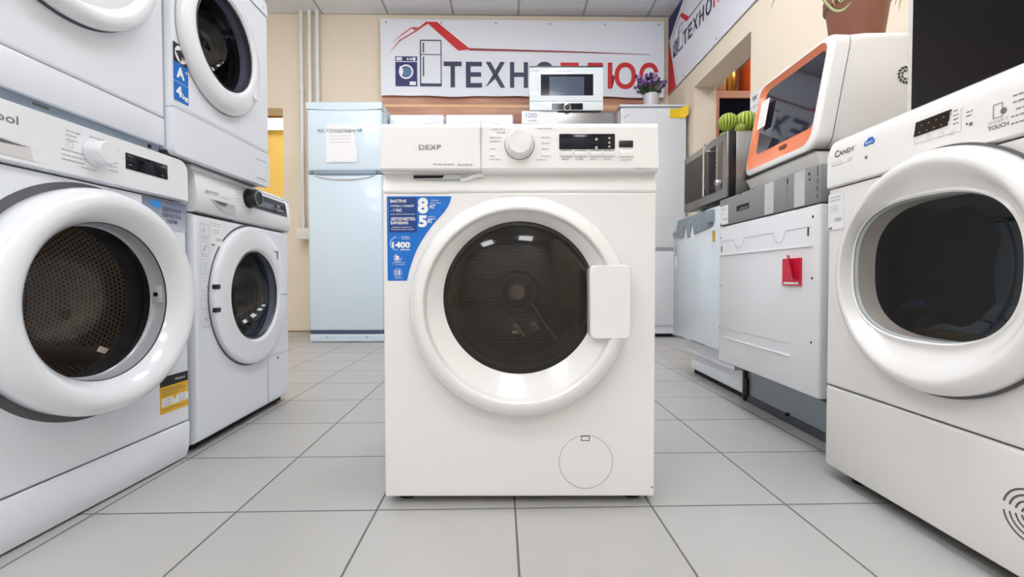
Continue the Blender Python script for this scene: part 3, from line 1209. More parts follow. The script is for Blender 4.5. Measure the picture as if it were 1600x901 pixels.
# seal, drum, glass, door
seal_part(dx, 0, CZ, .166, .150, .02, .07)
drum(dx, 0, CZ, .225, .07, .36, DRUM, r_open=.165)
hub = MB()
hub.loft([ell(0, CZ, r, r, y, 40) for r, y in ((.05, .35), (.045, .335), (.025, .33), (.02, .335))], CHROME, cap1=True)
hub.build('drum_hub', dx)
BRZ = mat('bronze_sheen_steel', srgb(226, 196, 150), .25, metal=.8)  # bright bronze colour stands for golden highlights on the drum curves
for pts_ in ([(-.15, .50), (-.05, .49), (.02, .44), (.085, .33)], [(.035, .44), (.07, .38), (.115, .32)], [(-.13, .43), (-.06, .41), (-.01, .37), (.02, .33)]):
    b = MB()
    sm = []
    for i_ in range(len(pts_) - 1):
        p0_, p1_, p2_, p3_ = (Vector(pts_[max(0, min(len(pts_) - 1, i_ + q_))]) for q_ in (-1, 0, 1, 2))
        for k_ in range(6):
            t_ = k_ / 6
            sm.append(.5 * ((2 * p1_) + (-p0_ + p2_) * t_ + (2 * p0_ - 5 * p1_ + 4 * p2_ - p3_) * t_ ** 2 + (-p0_ + 3 * p1_ - 3 * p2_ + p3_) * t_ ** 3))
    sm.append(Vector(pts_[-1]))
    b.tube([(p_.x, .357 - .02 * k_ / len(sm), p_.y) for k_, p_ in enumerate(sm)], [.003 + .005 * k_ / len(sm) for k_ in range(len(sm))], BRZ, 8)
    b.build('drum_ridge', dx)
door = ring_part('door', [(0, .441, .2400, .2400, 0), (0, .441, .2395, .2395, -.006), (0, .4405, .238, .238, -.018), (0, .440, .233, .233, -.032), (0, .440, .226, .226, -.042), (0, .4405, .216, .216, -.049), (0, .4415, .208, .208, -.051),
                          (0, .442, .204, .204, -.0505), (0, .4425, .2015, .2015, -.048), (0, .4435, .197, .197, -.036), (0, .4500, .183, .183, -.026), (0, .457, .169, .169, -.016), (0, .459, .1655, .1655, -.013), (0, .459, .1655, .1655, 0.0)], WHITE_P, dx, angle=22)
ring_part('door_glass', [(0, .459, .165, .165, -.010), (0, .459, .150, .150, -.017), (0, .459, .12, .12, -.026), (0, .459, .08, .08, -.033), (0, .459, .04, .04, -.037), (0, .459, .01, .01, -.038)], G_DEXP, door, cap=True)
ring_part('glass_rim', [(0, .459, .1655, .1655, -.0125), (0, .459, .162, .162, -.0135), (0, .459, .157, .157, -.0145)], BLACK, door)
ring_part('inner_bowl', [(0, .459, .150, .150, .0), (0, .459, .14, .14, .05), (0, .455, .12, .12, .10), (0, .45, .07, .07, .13), (0, .45, .03, .03, .138)], glass('inner_bowl_glass', (.85, .8, .75)), door, cap=True)
# door handle plate on the right of the ring
b = MB()
yh = -.0515
xl, xr = DX(932, .94), DX(988, .94)
zt_, zb_ = DZ(414, .94), DZ(531, .94)
pts = rrect(xl, xr, zb_, zt_, .012)
pts2 = []
for px, pz in pts:
    # left edge bows with the glass
    s = (pz - .459) / .165
    if px < (xl + xr) / 2:
        px = max(px - .014 * (1 - s * s), .0)
    pts2.append((px, pz))
inset = [((px - (xl + xr) / 2) * .95 + (xl + xr) / 2, (pz - .45) * .975 + .45) for px, pz in pts2]
b.loft([[(px, -.012, pz) for px, pz in pts2], [(px, yh + .004, pz) for px, pz in pts2], [(px, yh, pz) for px, pz in inset]], WHITE_P, False, True)
b.build('door_handle', door, angle=30)

# pump filter flap
cx_, cz_ = DX(916, 1.0), DZ(724, 1.0)
b = MB()
b.annulus(cx_, cz_, .0588, .0598, -.0004, SEAM_L)
b.loft([ell(cx_, cz_, .0585, .0585, -.0003, 64), ell(cx_, cz_, .0575, .0575, -.001, 64)], WHITE, cap1=True)
ff = b.build('filter_flap', fp)
b = MB()
b.rect(DX(908, 1), DX(922, 1), DZ(690.5, 1), DZ(682, 1), -.0014, SEAM)
b.rect(DX(909.5, 1), DX(920.5, 1), DZ(689, 1), DZ(683.5, 1), -.0018, WHITE)
b.build('flap_latch', ff, smooth=False)
b = MB()
b.line(DX(1019, 1), DZ(763, 1), DX(1021.5, 1), DZ(766, 1), .003, -.0006, INK)
b.build('paint_chip', fp, smooth=False)

# blue sticker
b = MB()
cur = [(706, 307), (704.5, 314), (701, 322), (695, 331), (686, 341), (677, 351), (667, 364), (658, 378), (651, 391), (645.5, 405), (640.5, 420), (636, 438)]


def S_(u, v):
    return (DX(u, 1.0), DZ(v, 1.0))


outl = [S_(606, 438), S_(605.5, 307)] + [S_(u, v) for u, v in cur]
b.poly([(x, -.0008, z) for x, z in outl], BLUE, (0, .0008, 0))
yy = -.0012
b.poly([(S_(u, v)[0], yy, S_(u, v)[1]) for u, v in ((609, 363), (609, 309), (652, 309), (652, 363))], BLUE_D)
yy = -.0015


def st(s, u, v, hpx, wpx, bold=.0, m=INK_W):
    x, z = S_(u, v)
    b.text(s, x, z, hpx / 712, yy, m, w=wpx / 712, bold=bold)


st('БЫСТРАЯ', 611, 317, 5, 25, .03)
st('СТИРКА С СУШКОЙ', 611, 323.5, 4, 36.5, .02)
st('- 1 ЧАС', 612, 331, 5, 17, .03)
b.rect(S_(611, 0)[0], S_(649, 0)[0], S_(0, 335)[1], S_(0, 334.4)[1], yy, INK_W)
st('АВТООЧИСТКА', 611.5, 344.5, 5, 38.5, .03)
st('БАРАБАНА', 611.5, 350.5, 5, 27.5, .03)
st('удаление загрязнений', 613, 356, 2.4, 31)
st('повышение срока службы', 612, 359.5, 2.4, 36)
st('8', 653.5, 334, 25, 16.5, .05)
st('5', 654.5, 355, 18.5, 13.5, .05)
st('КГ', 672.5, 326, 6, 9, .03)
st('КГ', 669, 348.5, 6, 8, .03)
st('загрузка', 674, 315, 2.5, 12)
st('для стирки', 673, 319, 2.5, 17)
st('загрузка', 669, 340, 2.2, 11)
st('для сушки', 669, 343.2, 2.2, 13)
st('1400', 613.5, 387, 9.5, 28, .045)
st('об/мин', 626, 391, 3, 15, .02)
st('высокая', 628, 371, 2, 12)
st('скорость', 628, 374.2, 2, 14)
cxs, czs = S_(621, 380)
b.annulus(cxs, czs, .0142, .0150, yy, INK_W, a0=100, a1=280)
b.annulus(cxs, czs, .0125, .0128, yy, INK_W, a0=60, a1=270)
st('B', 618.5, 406, 7, 6.5, .05)
cxs, czs = S_(622, 402.5)
b.annulus(cxs, czs, .0075, .0085, yy, INK_W, a0=100, a1=430 - 60)
st('энергетическая', 613, 411, 2, 20)
st('эффективность', 613, 414, 2, 21)
st('15', 618.5, 429, 7, 7.5, .04)
cxs, czs = S_(622, 425.5)
b.annulus(cxs, czs, .0080, .0088, yy, INK_W)
st('программ', 616.5, 435, 2, 13)
b.build('blue_sticker', fp, smooth=False, label='blue sticker with white specifications')


# ================================================================ left row: near washing machine
wp = thing('washing_machine', 'white washing machine with a thick bulging door ring and yellow sticker, nearest on the left', 'washing machine', (-.9055, .963, 0), 90 - 1.2)
W = .597
body_shell(wp, W - .002, .012, .822, .02, .50, COOL)
feet(wp, W, .50, 0, .016)
b = MB()
b.box(-W / 2 + .02, W / 2 - .02, .045, .48, .002, .0115, DARKGAP)
b.build('underbody_shade', wp, smooth=False)
CZ = .4535
b = MB()
front_with_hole(b, -W / 2, W / 2, .109, .708, 0, 0, CZ, .20, .02, COOL)
fpw = b.build('front_panel', wp, angle=30)
b = MB()
prof = [(.02, .006), (.012, .006), (.004, .03), (.0, .10), (.004, .106), (.02, .106)]
b.loft([[(s * W / 2, yy, zz) for yy, zz in prof] for s in (-1, 1)], COOL, closed=False)
for s in (-1, 1):
    b.poly([(s * W / 2, yy, zz) for yy, zz in prof], COOL)
b.build('kick_panel', wp, angle=40)
# control panel with rounded far top corner
b = MB()
out = rrect(-W / 2, W / 2, .711, .826, .004)
out = [(x, z) for x, z in out]


def corner(x, z):
    # soften top corners in the front view
    for s in (-1, 1):
        cx0, cz0, r = s * (W / 2 - .05), .826 - .05, .05
        if s * (x - cx0) > 0 and z > cz0:
            d = Vector((x - cx0, z - cz0))
            if d.length > r:
                d = d.normalized() * r
                return cx0 + d.x, cz0 + d.y
    return x, z


pts = [(-W / 2, .711), (W / 2, .711), (W / 2, .77)]
for k in range(11):
    a = k / 10 * PI / 2
    pts.append((W / 2 - .03 + .03 * math.cos(a), .794 + .03 * math.sin(a)))
for k in range(11):
    a = PI / 2 + k / 10 * PI / 2
    pts.append((-W / 2 + .03 + .03 * math.cos(a), .794 + .03 * math.sin(a)))
pts.append((-W / 2, .77))
cin = [((x) * .985, (z - .765) * .93 + .765) for x, z in pts]
b.loft([[(x, .02, z) for x, z in pts], [(x, .0, z) for x, z in pts], [(x, -.010, z) for x, z in cin]], COOL_P, False, True)
cpw = b.build('control_panel', wp, angle=40)
YW = -.0105
b = MB()
b.box(.098, .222, -.0118, -.009, .757, .794, BLACKG, .0012)
dw = b.build('display', cpw, label='black glossy display')
b = MB()
for x_, z_ in ((.103, .787), (.103, .767), (.2, .785), (.2, .763)):
    microtext(b, x_, z_, .012, -.0125, INK_L, h=.0009)
b.build('display_icon', dw, smooth=False)
knob(cpw, .023, .772, .0255, YW, .032, COOL_P, rim=COOL_P, label='round white dial')
b = MB()
b.text('Whirlpool', -.252, .776, .021, YW - .0003, INK, w=.125)
b.annulus(-.176, .788, .013, .0140, YW - .0003, INK, a0=-60, a1=200)
for z_, x_, w_ in ((.800, -.04, .03), (.791, -.04, .022), (.782, -.04, .024), (.760, -.05, .045), (.750, -.05, .05), (.741, -.05, .05), (.733, -.01, .035), (.803, .01, .035), (.792, .052, .03), (.783, .058, .02), (.776, .06, .015), (.762, .06, .018), (.752, .055, .02), (.742, .055, .022)):
    microtext(b, x_, z_, w_, YW - .0003, INK_L, h=.0022)
b.annulus(-.032, .773, .006, .007, YW - .0003, INK_L, 20)
b.poly([(.056, YW - .0003, .768), (.056, YW - .0003, .776), (.063, YW - .0003, .772)], INK)
b.build('panel_lettering', cpw, smooth=False)
b = MB()
b.poly([(-.29, YW - .0002, .722), (-.102, YW - .0002, .722), (-.108, YW - .0002, .748), (-.29, YW - .0002, .762)], mat('painted_scoop_shade', (.66, .66, .68, 1), .4))  # flat grey and a dark slit painted as the scoop's shade
b.poly([(-.29, YW - .0006, .742), (-.19, YW - .0006, .741), (-.112, YW - .0006, .7455), (-.19, YW - .0006, .752), (-.29, YW - .0006, .756)], RUBBER)
b.build('drawer_pull_shade', cpw, smooth=False)
# door
WX = .012
ring_part('door_recess', [(WX, CZ, .249, .249, -.0006), (WX, CZ, .249, .249, .0), (WX, CZ, .225, .225, -.0010)], SEAM, fpw)
door = ring_part('door', [(WX, CZ, .232, .232, -.001), (WX, CZ, .236, .236, -.012), (WX, CZ, .238, .238, -.034), (WX, CZ, .236, .236, -.050), (WX, CZ, .228, .228, -.064), (WX, CZ, .215, .215, -.072), (WX, CZ, .200, .200, -.072),
                          (WX, CZ, .186, .186, -.062), (WX, CZ, .174, .174, -.047), (WX, CZ, .168, .168, -.036)], COOL_P, wp)
ring_part('inner_band', [(WX, CZ, .168, .168, -.034), (WX, CZ, .167, .167, -.030), (WX, CZ, .165, .165, -.004), (WX, CZ, .160, .160, .000)], mat('grey_band_plastic', srgb(170, 172, 180), .25, coat=.6), door)
ring_part('glass_bowl', [(WX, CZ, .161, .161, -.001), (WX, CZ, .158, .158, .03), (WX, CZ, .145, .145, .08), (WX, CZ, .105, .105, .13), (WX, CZ, .06, .06, .148), (WX, CZ, .02, .02, .152)], G_WHIRL, door, cap=True)
ring_part('dark_lip', [(WX, CZ, .1685, .1685, -.035), (WX, CZ, .1665, .1665, -.0335)], BLACK, door)
b = MB()
b.box(WX + .1615, WX + .1665, -.026, -.003, CZ - .012, CZ + .032, GREYP_L, .001)
b.box(WX + .1605, WX + .1625, -.018, -.008, CZ + .004, CZ + .014, BLACK)
b.build('latch_plate', door, label='pale latch plate with a black hook slot')
seal_part(wp, 0, CZ, .20, .175, .02, .06, RUBBER_D)
drum(wp, 0, CZ, .235, .06, .42, DRUM_L, r_open=.18)
# stickers
b = MB()
b.box(.153, .296, -.0012, 0, .629, .705, gradient_mat('steam_sticker', srgb(196, 204, 218), srgb(96, 106, 136), .62, .71), 0)
b.text('БЕРЕЖНАЯ', .215, .676, .011, -.0016, NAVY, w=.062, bold=.02)
b.text('ОБРАБОТКА', .213, .661, .011, -.0016, NAVY, w=.066, bold=.02)
b.text('ПАРОМ', .228, .646, .011, -.0016, NAVY, w=.036, bold=.02)
b.poly([(.175, -.0015, .70), (.20, -.0015, .70), (.212, -.0015, .69), (.205, -.0015, .68), (.18, -.0015, .685)], mat('sky_blue_ink', srgb(40, 140, 220), .4))
b.build('steam_sticker', fpw, smooth=False, label='grey-blue sticker about steam care')
b = MB()
b.box(.196, .293, -.001, 0, .152, .246, YELLOW)
b.rect(.196, .293, .222, .248, -.0014, BLACK)
b.text('Whirlpool', .245, .229, .009, -.0018, INK_W, w=.036)
b.rect(.200, .293, .170, .192, -.0014, PAPER)
b.poly([(.235, -.0018, .195), (.253, -.0018, .195), (.244, -.0018, .180)], YELLOW)
for z_, w_ in ((.213, .07), (.206, .08), (.199, .06), (.161, .07)):
    microtext(b, .202, z_, w_, -.0016, INK, h=.002)
for z_, x_ in ((.185, .208), (.178, .208), (.173, .208), (.185, .258), (.178, .258), (.173, .258)):
    microtext(b, x_, z_, .025, -.0018, INK_L, h=.002)
b.build('warranty_sticker', fpw, smooth=False, label='yellow and black sticker')

# ---------------------------------------------------------------- far washing machine of the left row
gj = thing('washing_machine', 'white washing machine with a long black display, under the compact one on the left', 'washing machine', (-.914, 1.592, 0), 90 + 2.0)
W = .588
body_shell(gj, W - .002, .022, .805, .02, .47, COOL)
feet(gj, W, .47, 0, .024)
b = MB()
b.box(-W / 2 + .02, W / 2 - .02, .03, .45, .004, .0215, DARKGAP)
b.build('underbody_shade', gj, smooth=False)
CZ = .443
CX = .005
b = MB()
front_with_hole(b, -W / 2, W / 2, .026, .688, 0, CX, CZ, .17, .02, COOL, r=.012)
fpg = b.build('front_panel', gj, angle=30)
b = MB()
prof = [(.02, .692), (.0, .692), (-.008, .70), (-.010, .745), (-.004, .800), (.004, .812), (.02, .822)]
b.loft([[(s * W / 2, yy, zz) for yy, zz in prof] for s in (-1, 1)], COOL_P, closed=False)
for s in (-1, 1):
    b.poly([(s * W / 2, yy, zz) for yy, zz in prof], COOL_P)
cpg = b.build('control_panel', gj, angle=50)
b = MB()
b.box(-W / 2, W / 2, .004, .47, .812, .828, COOL_P, .006)
b.build('top_lid', gj)
b = MB()
b.poly([(.0, -.0125, .750), (.262, -.0125, .750), (.255, -.0075, .803), (.0, -.0075, .803)], BLACKG, (0, .004, 0))
dg_ = b.build('display', cpg, smooth=False, label='long black glossy display')
b = MB()
b.poly([(.05, -.0132, .760), (.15, -.0132, .760), (.15, -.0112, .782), (.06, -.0112, .782)], mat('smoky_screen', srgb(70, 82, 100), .15, coat=.6))
b.annulus(.185, .772, .008, .011, -.0135, GREYP_L, 24)
for x_ in (.165, .2, .21, .22):
    b.rect(x_, x_ + .006, .765, .769, -.0135, INK_W)
b.build('display_icon', dg_, smooth=False)
knob(cpg, -.02, .776, .030, -.010, .034, BLACK, rim=BLACK, label='black dial with a grey ring')
b = MB()
b.annulus(-.02, .776, .022, .0265, -.0452, GREYP, 32)
b.build('dial_ring', cpg, smooth=False)
b = MB()
b.text('gorenje', -.255, .752, .013, -.0112, INK, w=.060)
for z_, x_ in ((.803, -.09), (.795, -.09), (.785, -.095), (.775, -.095), (.763, -.10), (.753, -.09), (.742, -.08)):
    microtext(b, x_, z_, .03, -.0112 + .004 * (z_ > .77), INK_L, h=.002)
microtext(b, -.18, .752, .04, -.0112, INK_L, h=.0018)
b.build('panel_lettering', cpg, smooth=False)
b = MB()
b.poly([(-.235, -.0105, .738), (-.105, -.0105, .738), (-.105, -.0105, .712), (-.15, -.0105, .705), (-.19, -.0105, .714)], mat('painted_pull_shade', (.5, .5, .52, 1), .5))  # shade of the drawer pull drawn as flat grey shapes
b.poly([(-.22, -.0109, .738), (-.145, -.0109, .738), (-.16, -.0109, .726), (-.19, -.0109, .727)], RUBBER)
b.build('drawer_pull_shade', cpg, smooth=False)
b = MB()
b.box(-W / 2 + .003, -.10, -.002, .002, .6890, .6915, SEAM)
b.box(-.10, W / 2 - .003, -.002, .002, .6890, .6905, SEAM_L)
b.build('panel_joint', gj, smooth=False)
door = ring_part('door', [(CX, CZ, .237, .237, -.001), (CX, CZ, .238, .238, -.010), (CX, CZ, .236, .236, -.016), (CX, CZ, .230, .230, -.019), (CX, CZ, .224, .224, -.020), (CX, CZ, .168, .168, -.024), (CX, CZ, .162, .162, -.023), (CX, CZ, .152, .152, -.014)], COOL_P, gj, angle=18)
ring_part('door_gap_ring', [(CX, CZ, .243, .243, -.0005), (CX, CZ, .230, .230, -.0012)], SEAM, fpg)
ring_part('chrome_rim', [(CX, CZ, .153, .153, -.015), (CX, CZ, .150, .150, -.018), (CX, CZ, .146, .146, -.012)], STEEL_D, door)
ring_part('glass_bowl', [(CX, CZ, .149, .149, -.012), (CX, CZ, .145, .145, .01), (CX, CZ, .13, .13, .05), (CX, CZ, .10, .10, .085), (CX, CZ, .05, .05, .10), (CX, CZ, .02, .02, .103)], glass('blue_grey_bowl_glass', (.50, .55, .60)), door, cap=True)
seal_part(gj, CX, CZ, .17, .160, .02, .06)
drum(gj, CX, CZ, .225, .06, .38, DRUM_L, r_open=.162)
for dz in (.035, -.035):
    b = MB()
    b.box(CX - .241, CX - .214, -.0225, -.012, CZ + dz - .008 + .0, CZ + dz + .006, BLACK, .002)
    b.build('hinge_cover', door)
b = MB()
b.box(CX + .166, CX + .226, -.0245, -.019, CZ - .004, CZ - .0025, SEAM)
b.box(CX + .118, CX + .150, -.0245, -.019, CZ + .16, CZ + .1615, SEAM)
b.box(CX + .148, CX + .1495, -.0245, -.019, CZ + .13, CZ + .16, SEAM)
b.build('grip_joint', door, smooth=False)
b = MB()
b.box(.112, .1135, -.0007, .0, .03, .195, SEAM)
b.poly([(.112, -.0007, .195), (.1135, -.0007, .195), (.123, -.0007, .205), (.122, -.0007, .2065)], SEAM)
b.box(.122, .295, -.0007, .0, .205, .2065, SEAM_L)
b.rect(.185, .196, .185, .197, -.0008, INK)
b.build('flap_joint', fpg, smooth=False)
b = MB()
zt_ = .662
for i in range(6):
    z1_ = zt_ - i * .0525
    x_ = -.268
    for (a, c, d, e) in ((x_, z1_, x_ + .042, z1_), (x_, z1_ - .036, x_ + .042, z1_ - .036), (x_, z1_, x_, z1_ - .036), (x_ + .042, z1_, x_ + .042, z1_ - .036)):
        b.line(a, c, d, e, .0011, -.0006, INK_L)
    microtext(b, x_ + .003, z1_ - .043, .034, -.0006, INK_L, h=.002)
    cx2, cz2 = x_ + .021, z1_ - .018
    if i == 0:
        b.text('A', cx2 - .008, cz2 - .008, .016, -.0007, INK_L, w=.010)
        b.line(cx2 + .006, cz2 + .006, cx2 + .011, cz2 + .006, .001, -.0007, INK_L)
    elif i == 1:
        b.line(cx2 - .01, cz2 - .01, cx2 + .01, cz2 + .01, .004, -.0007, INK_L)
        b.annulus(cx2, cz2, .006, .007, -.0007, INK_L, 16)
    elif i == 2:
        b.annulus(cx2, cz2, .010, .0112, -.0007, INK_L, 20)
        b.annulus(cx2, cz2, .005, .006, -.0007, INK_L, 20)
    elif i == 3:
        b.annulus(cx2 - .008, cz2 + .006, .003, .004, -.0007, INK_L, 14)
        b.annulus(cx2 + .004, cz2 + .006, .003, .004, -.0007, INK_L, 14)
        b.rect(cx2 + .004, cx2 + .012, cz2 - .012, cz2 - .006, -.0007, INK_L)
    elif i == 4:
        b.annulus(cx2 - .006, cz2 + .006, .005, .006, -.0007, INK_L, 14)
        b.annulus(cx2 + .007, cz2 - .006, .006, .007, -.0007, INK_L, 14)
    else:
        b.annulus(cx2, cz2, .008, .0092, -.0007, INK_L, 20)
        b.rect(cx2 - .004, cx2 + .004, cz2 - .004, cz2 + .004, -.0007, INK_L)
b.build('feature_icon', fpg, smooth=False)
price_tag(fpg, -.220, -.160, .60, .676, -.0005, ('Стиральная', 'машина Gorenje'), '22000')

# ---------------------------------------------------------------- stacked upper machines on the left
ua = thing('tumble_dryer', 'white dryer with a solid white round door, stacked on the near left washing machine', 'tumble dryer', (-.900, .895, .826), 90)
W = .596
b = MB()
b.box(-W / 2 + .006, W / 2 - .006, .012, .54, 0, .022, GREY_SH, .003)
b.box(-.02, .01, .0105, .012, .008, .012, SEAM)
b.box(.255, .262, .008, .014, .004, .012, BLACK)
b.build('base_strip', ua, smooth=False, label='blue-grey base strip')
b = MB()
b.box(-W / 2, W / 2, .0, .018, .018, .090, COOL, .004)
b.build('kick_panel', ua)
body_shell(ua, W - .002, .02, .85, .018, .56, COOL)
b = MB()
front_with_hole(b, -W / 2, W / 2, .092, .72, .0, 0.03, .425, .12, .018, COOL)
fpa = b.build('front_panel', ua, angle=30)
b = MB()
b.box(-W / 2, W / 2, -.008, .018, .724, .85, COOL_P, .008)
cpa = b.build('control_panel', ua)
knob(cpa, .0, .79, .03, -.008, .03, COOL_P)
b = MB()
b.box(.08, .2, -.0095, -.007, .775, .805, BLACKG)
b.build('display', cpa, smooth=False)
door = ring_part('door', [(.03, .425, .220, .220, -.001), (.03, .425, .225, .225, -.012), (.03, .425, .223, .223, -.026), (.03, .425, .214, .214, -.036), (.03, .425, .196, .196, -.038), (.03, .425, .190, .190, -.034), (.03, .425, .182, .182, -.022), (.03, .425, .12, .12, -.026), (.03, .425, .04, .04, -.028)], COOL_P, ua, cap=True)
ring_part('door_gap_ring', [(.03, .425, .227, .227, -.0004), (.03, .425, .219, .219, -.001)], SEAM, fpa)

ub = thing('compact_washing_machine', 'compact white washing machine with a blue energy sticker, stacked on another at left', 'washing machine', (-.880, 1.4305, .828), 90)
W = .472
body_shell(ub, W - .002, .012, .70, .02, .46, COOL)
b = MB()
b.box(-W / 2 + .02, W / 2 - .03, .02, .44, .0, .012, GREYP)
b.build('base_strip', ub, smooth=False)
CX, CZ = -.0435, .377
b = MB()
front_with_hole(b, -W / 2, W / 2, .122, .612, 0, CX, CZ, .140, .02, COOL, r=.010)
fpb = b.build('front_panel', ub, angle=30)
b = MB()
pts = [(-W / 2, .1205)] + [(-W / 2 + .02 - .02 * math.cos(a * PI / 12), .02 - .02 * math.sin(a * PI / 12)) for a in range(7)] + [(W / 2 - .02 + .02 * math.sin(a * PI / 12), .02 - .02 * math.cos(a * PI / 12)) for a in range(7)] + [(W / 2, .1205)]
b.loft([[(x, .02, z) for x, z in pts], [(x, .003, z) for x, z in pts], [(x * .992, .0, z if z > .12 else (z - .06) * .96 + .06) for x, z in pts]], COOL, False, True)
lpb = b.build('lower_panel', ub, angle=40)
b = MB()
b.rect(.15, .213, .086, .0875, -.0007, SEAM)
b.rect(.15, .215, .022, .0235, -.0007, SEAM)
b.rect(.2145, .2155, .03, .085, -.0007, SEAM_L)
b.build('service_flap', lpb, smooth=False)
b = MB()
prof = [(.02, .615), (.0, .615), (.004, .66), (.018, .69), (.03, .70), (.04, .70)]
b.loft([[(s * W / 2, yy, zz) for yy, zz in prof] for s in (-1, 1)], COOL_P, closed=False)
for s in (-1, 1):
    b.poly([(s * W / 2, yy, zz) for yy, zz in prof], COOL_P)
cpb = b.build('control_panel', ub, angle=60)
knob(cpb, .1, .648, .02, .003, .02, COOL_P)
b = MB()
microtext(b, .14, .64, .04, .0, INK, h=.003)
b.build('program_marking', cpb, smooth=False)
b = MB()
b.text('4', .205, .628, .012, .0, INK)
b.build('panel_lettering', cpb, smooth=False)
door = ring_part('door', [(CX + .008, CZ - .014, .186, .186, -.001), (CX + .008, CZ - .014, .187, .187, -.008), (CX + .007, CZ - .013, .183, .183, -.018), (CX + .005, CZ - .009, .170, .170, -.027), (CX + .001, CZ - .002, .148, .148, -.031), (CX, CZ, .140, .140, -.029), (CX, CZ, .134, .134, -.022)], COOL_P, ub)
ring_part('door_gap_ring', [(CX + .008, CZ - .014, .190, .190, -.0004), (CX + .008, CZ - .014, .182, .182, -.001)], SEAM_L, fpb)
ring_part('glass_rim', [(CX, CZ, .134, .134, -.025), (CX, CZ, .130, .130, -.026)], BLACK, door)
ring_part('glass_bowl', [(CX, CZ, .133, .133, -.020), (CX, CZ, .126, .126, .02), (CX, CZ, .11, .11, .07), (CX, CZ, .08, .08, .10), (CX, CZ, .04, .04, .11), (CX, CZ, .01, .01, .112)], glass('violet_grey_bowl_glass', (.42, .42, .48)), door, cap=True)
seal_part(ub, CX, CZ, .14, .130, .02, .05, RUBBER_D)
drum(ub, CX, CZ, .19, .05, .34, DRUM, r_open=.135)
b = MB()
b.box(CX + .128, CX + .150, -.0335, -.029, CZ - .115, CZ - .095, COOL_P, .002)
b.build('door_catch', door)
# stickers: black roundel, A+ and 4 kg
sx0, sx1 = -.231, -.179
z3 = .142
hh = .050
b = MB()
b.box(sx0, sx1, -.001, 0, z3 + 2 * hh, z3 + 3 * hh, BLACK)
cx2, cz2 = (sx0 + sx1) / 2, z3 + 2.5 * hh
b.disc(cx2, cz2, .0225, -.0013, INK_W, 32)
for s in (-1, 1):
    pts = []
    for k in range(13):
        t_ = math.radians(-60 + 120 * k / 12)
        pts.append((math.cos(t_) * .024 - .0155, math.sin(t_) * .0255))
    pts2 = [(-(p[0]) * .0 - .0, p[1]) for p in pts]
b.loft([[(cx2 + math.cos(math.radians(a)) * .019 - .013, -.0016, cz2 + math.sin(math.radians(a)) * .022) for a in range(-75, 76, 15)], [(cx2 + math.cos(math.radians(a)) * .017 - .0135, -.0016, cz2 + math.sin(math.radians(a)) * .022) for a in range(-75, 76, 15)]], BLACK, closed=False)
b.poly([(cx2 - .021, -.0016, cz2 + .003), (cx2 - .0, -.0016, cz2 + .012), (cx2 + .004, -.0016, cz2 - .0), (cx2 - .002, -.0016, cz2 - .020)], BLACK)
b.poly([(cx2 + .008, -.0016, cz2 + .018), (cx2 + .004, -.0016, cz2 + .004), (cx2 + .010, -.0016, cz2 - .016), (cx2 + .013, -.0016, cz2)], BLACK)
b.build('logo_sticker', fpb, smooth=False, label='black square sticker with a white roundel')
b = MB()
b.box(sx0, sx1, -.001, 0, z3 + hh + .0012, z3 + 2 * hh - .0012, BLUE)
b.text('A', sx0 + .008, z3 + hh + .011, .030, -.0014, INK_W, w=.030, bold=.05)
b.text('+', sx0 + .041, z3 + hh + .031, .009, -.0014, INK_W, bold=.03)
b.build('energy_sticker', fpb, smooth=False, label='blue energy class sticker')
b = MB()
b.box(sx0, sx1, -.001, 0, z3, z3 + hh - .0012, BLUE)
b.text('4', sx0 + .006, z3 + .012, .029, -.0014, INK_W, w=.021, bold=.05)
b.text('kg', sx0 + .028, z3 + .007, .017, -.0014, INK_W, w=.022, bold=.04)
b.build('capacity_sticker', fpb, smooth=False, label='blue load capacity sticker')


# ================================================================ right row: tumble dryer
cd = thing('tumble_dryer', 'white dryer with a rounded squarish dark door opening, nearest machine on the right', 'tumble dryer', (.799, .855, 0), -90)
W = .60
body_shell(cd, W - .002, .03, .845, .02, .58, WHITE)
feet(cd, W, .58, 0, .032, inset=.05)
b = MB()
b.box(-W / 2 + .02, W / 2 - .02, .04, .55, .010, .0295, DARKGAP)
b.build('underbody_shade', cd, smooth=False)
b = MB()
b.box(-W / 2, W / 2, .0, .02, .028, .2295, WHITE, .006, 3)
kp = b.build('kick_panel', cd)
CZ = .512
b = MB()
front_with_hole(b, -W / 2, W / 2, .2325, .722, 0, 0, CZ, .205, .02, WHITE)
fpc = b.build('front_panel', cd, angle=30)
b = MB()
prof = [(.02, .725), (.0, .725), (-.004, .728), (-.004, .800), (.002, .822), (.010, .838), (.02, .845), (.04, .845)]
pr = [[(s * W / 2 * q, yy, zz) for yy, zz in prof] for s, q in ((-1, 1), (1, 1))]
b.loft(pr, WHITE_P, closed=False)
for s in (-1, 1):
    b.poly([(s * W / 2, yy, zz) for yy, zz in prof], WHITE_P)
cpc = b.build('control_panel', cd, angle=40)
YC = -.0046


def CY(u):
    """local x on the front plane for a photo column"""
    return .855 - .799 * 712 / (u - 800)


def CZv(u, v):
    return .503 + (433.5 - v) * .799 / (u - 800)


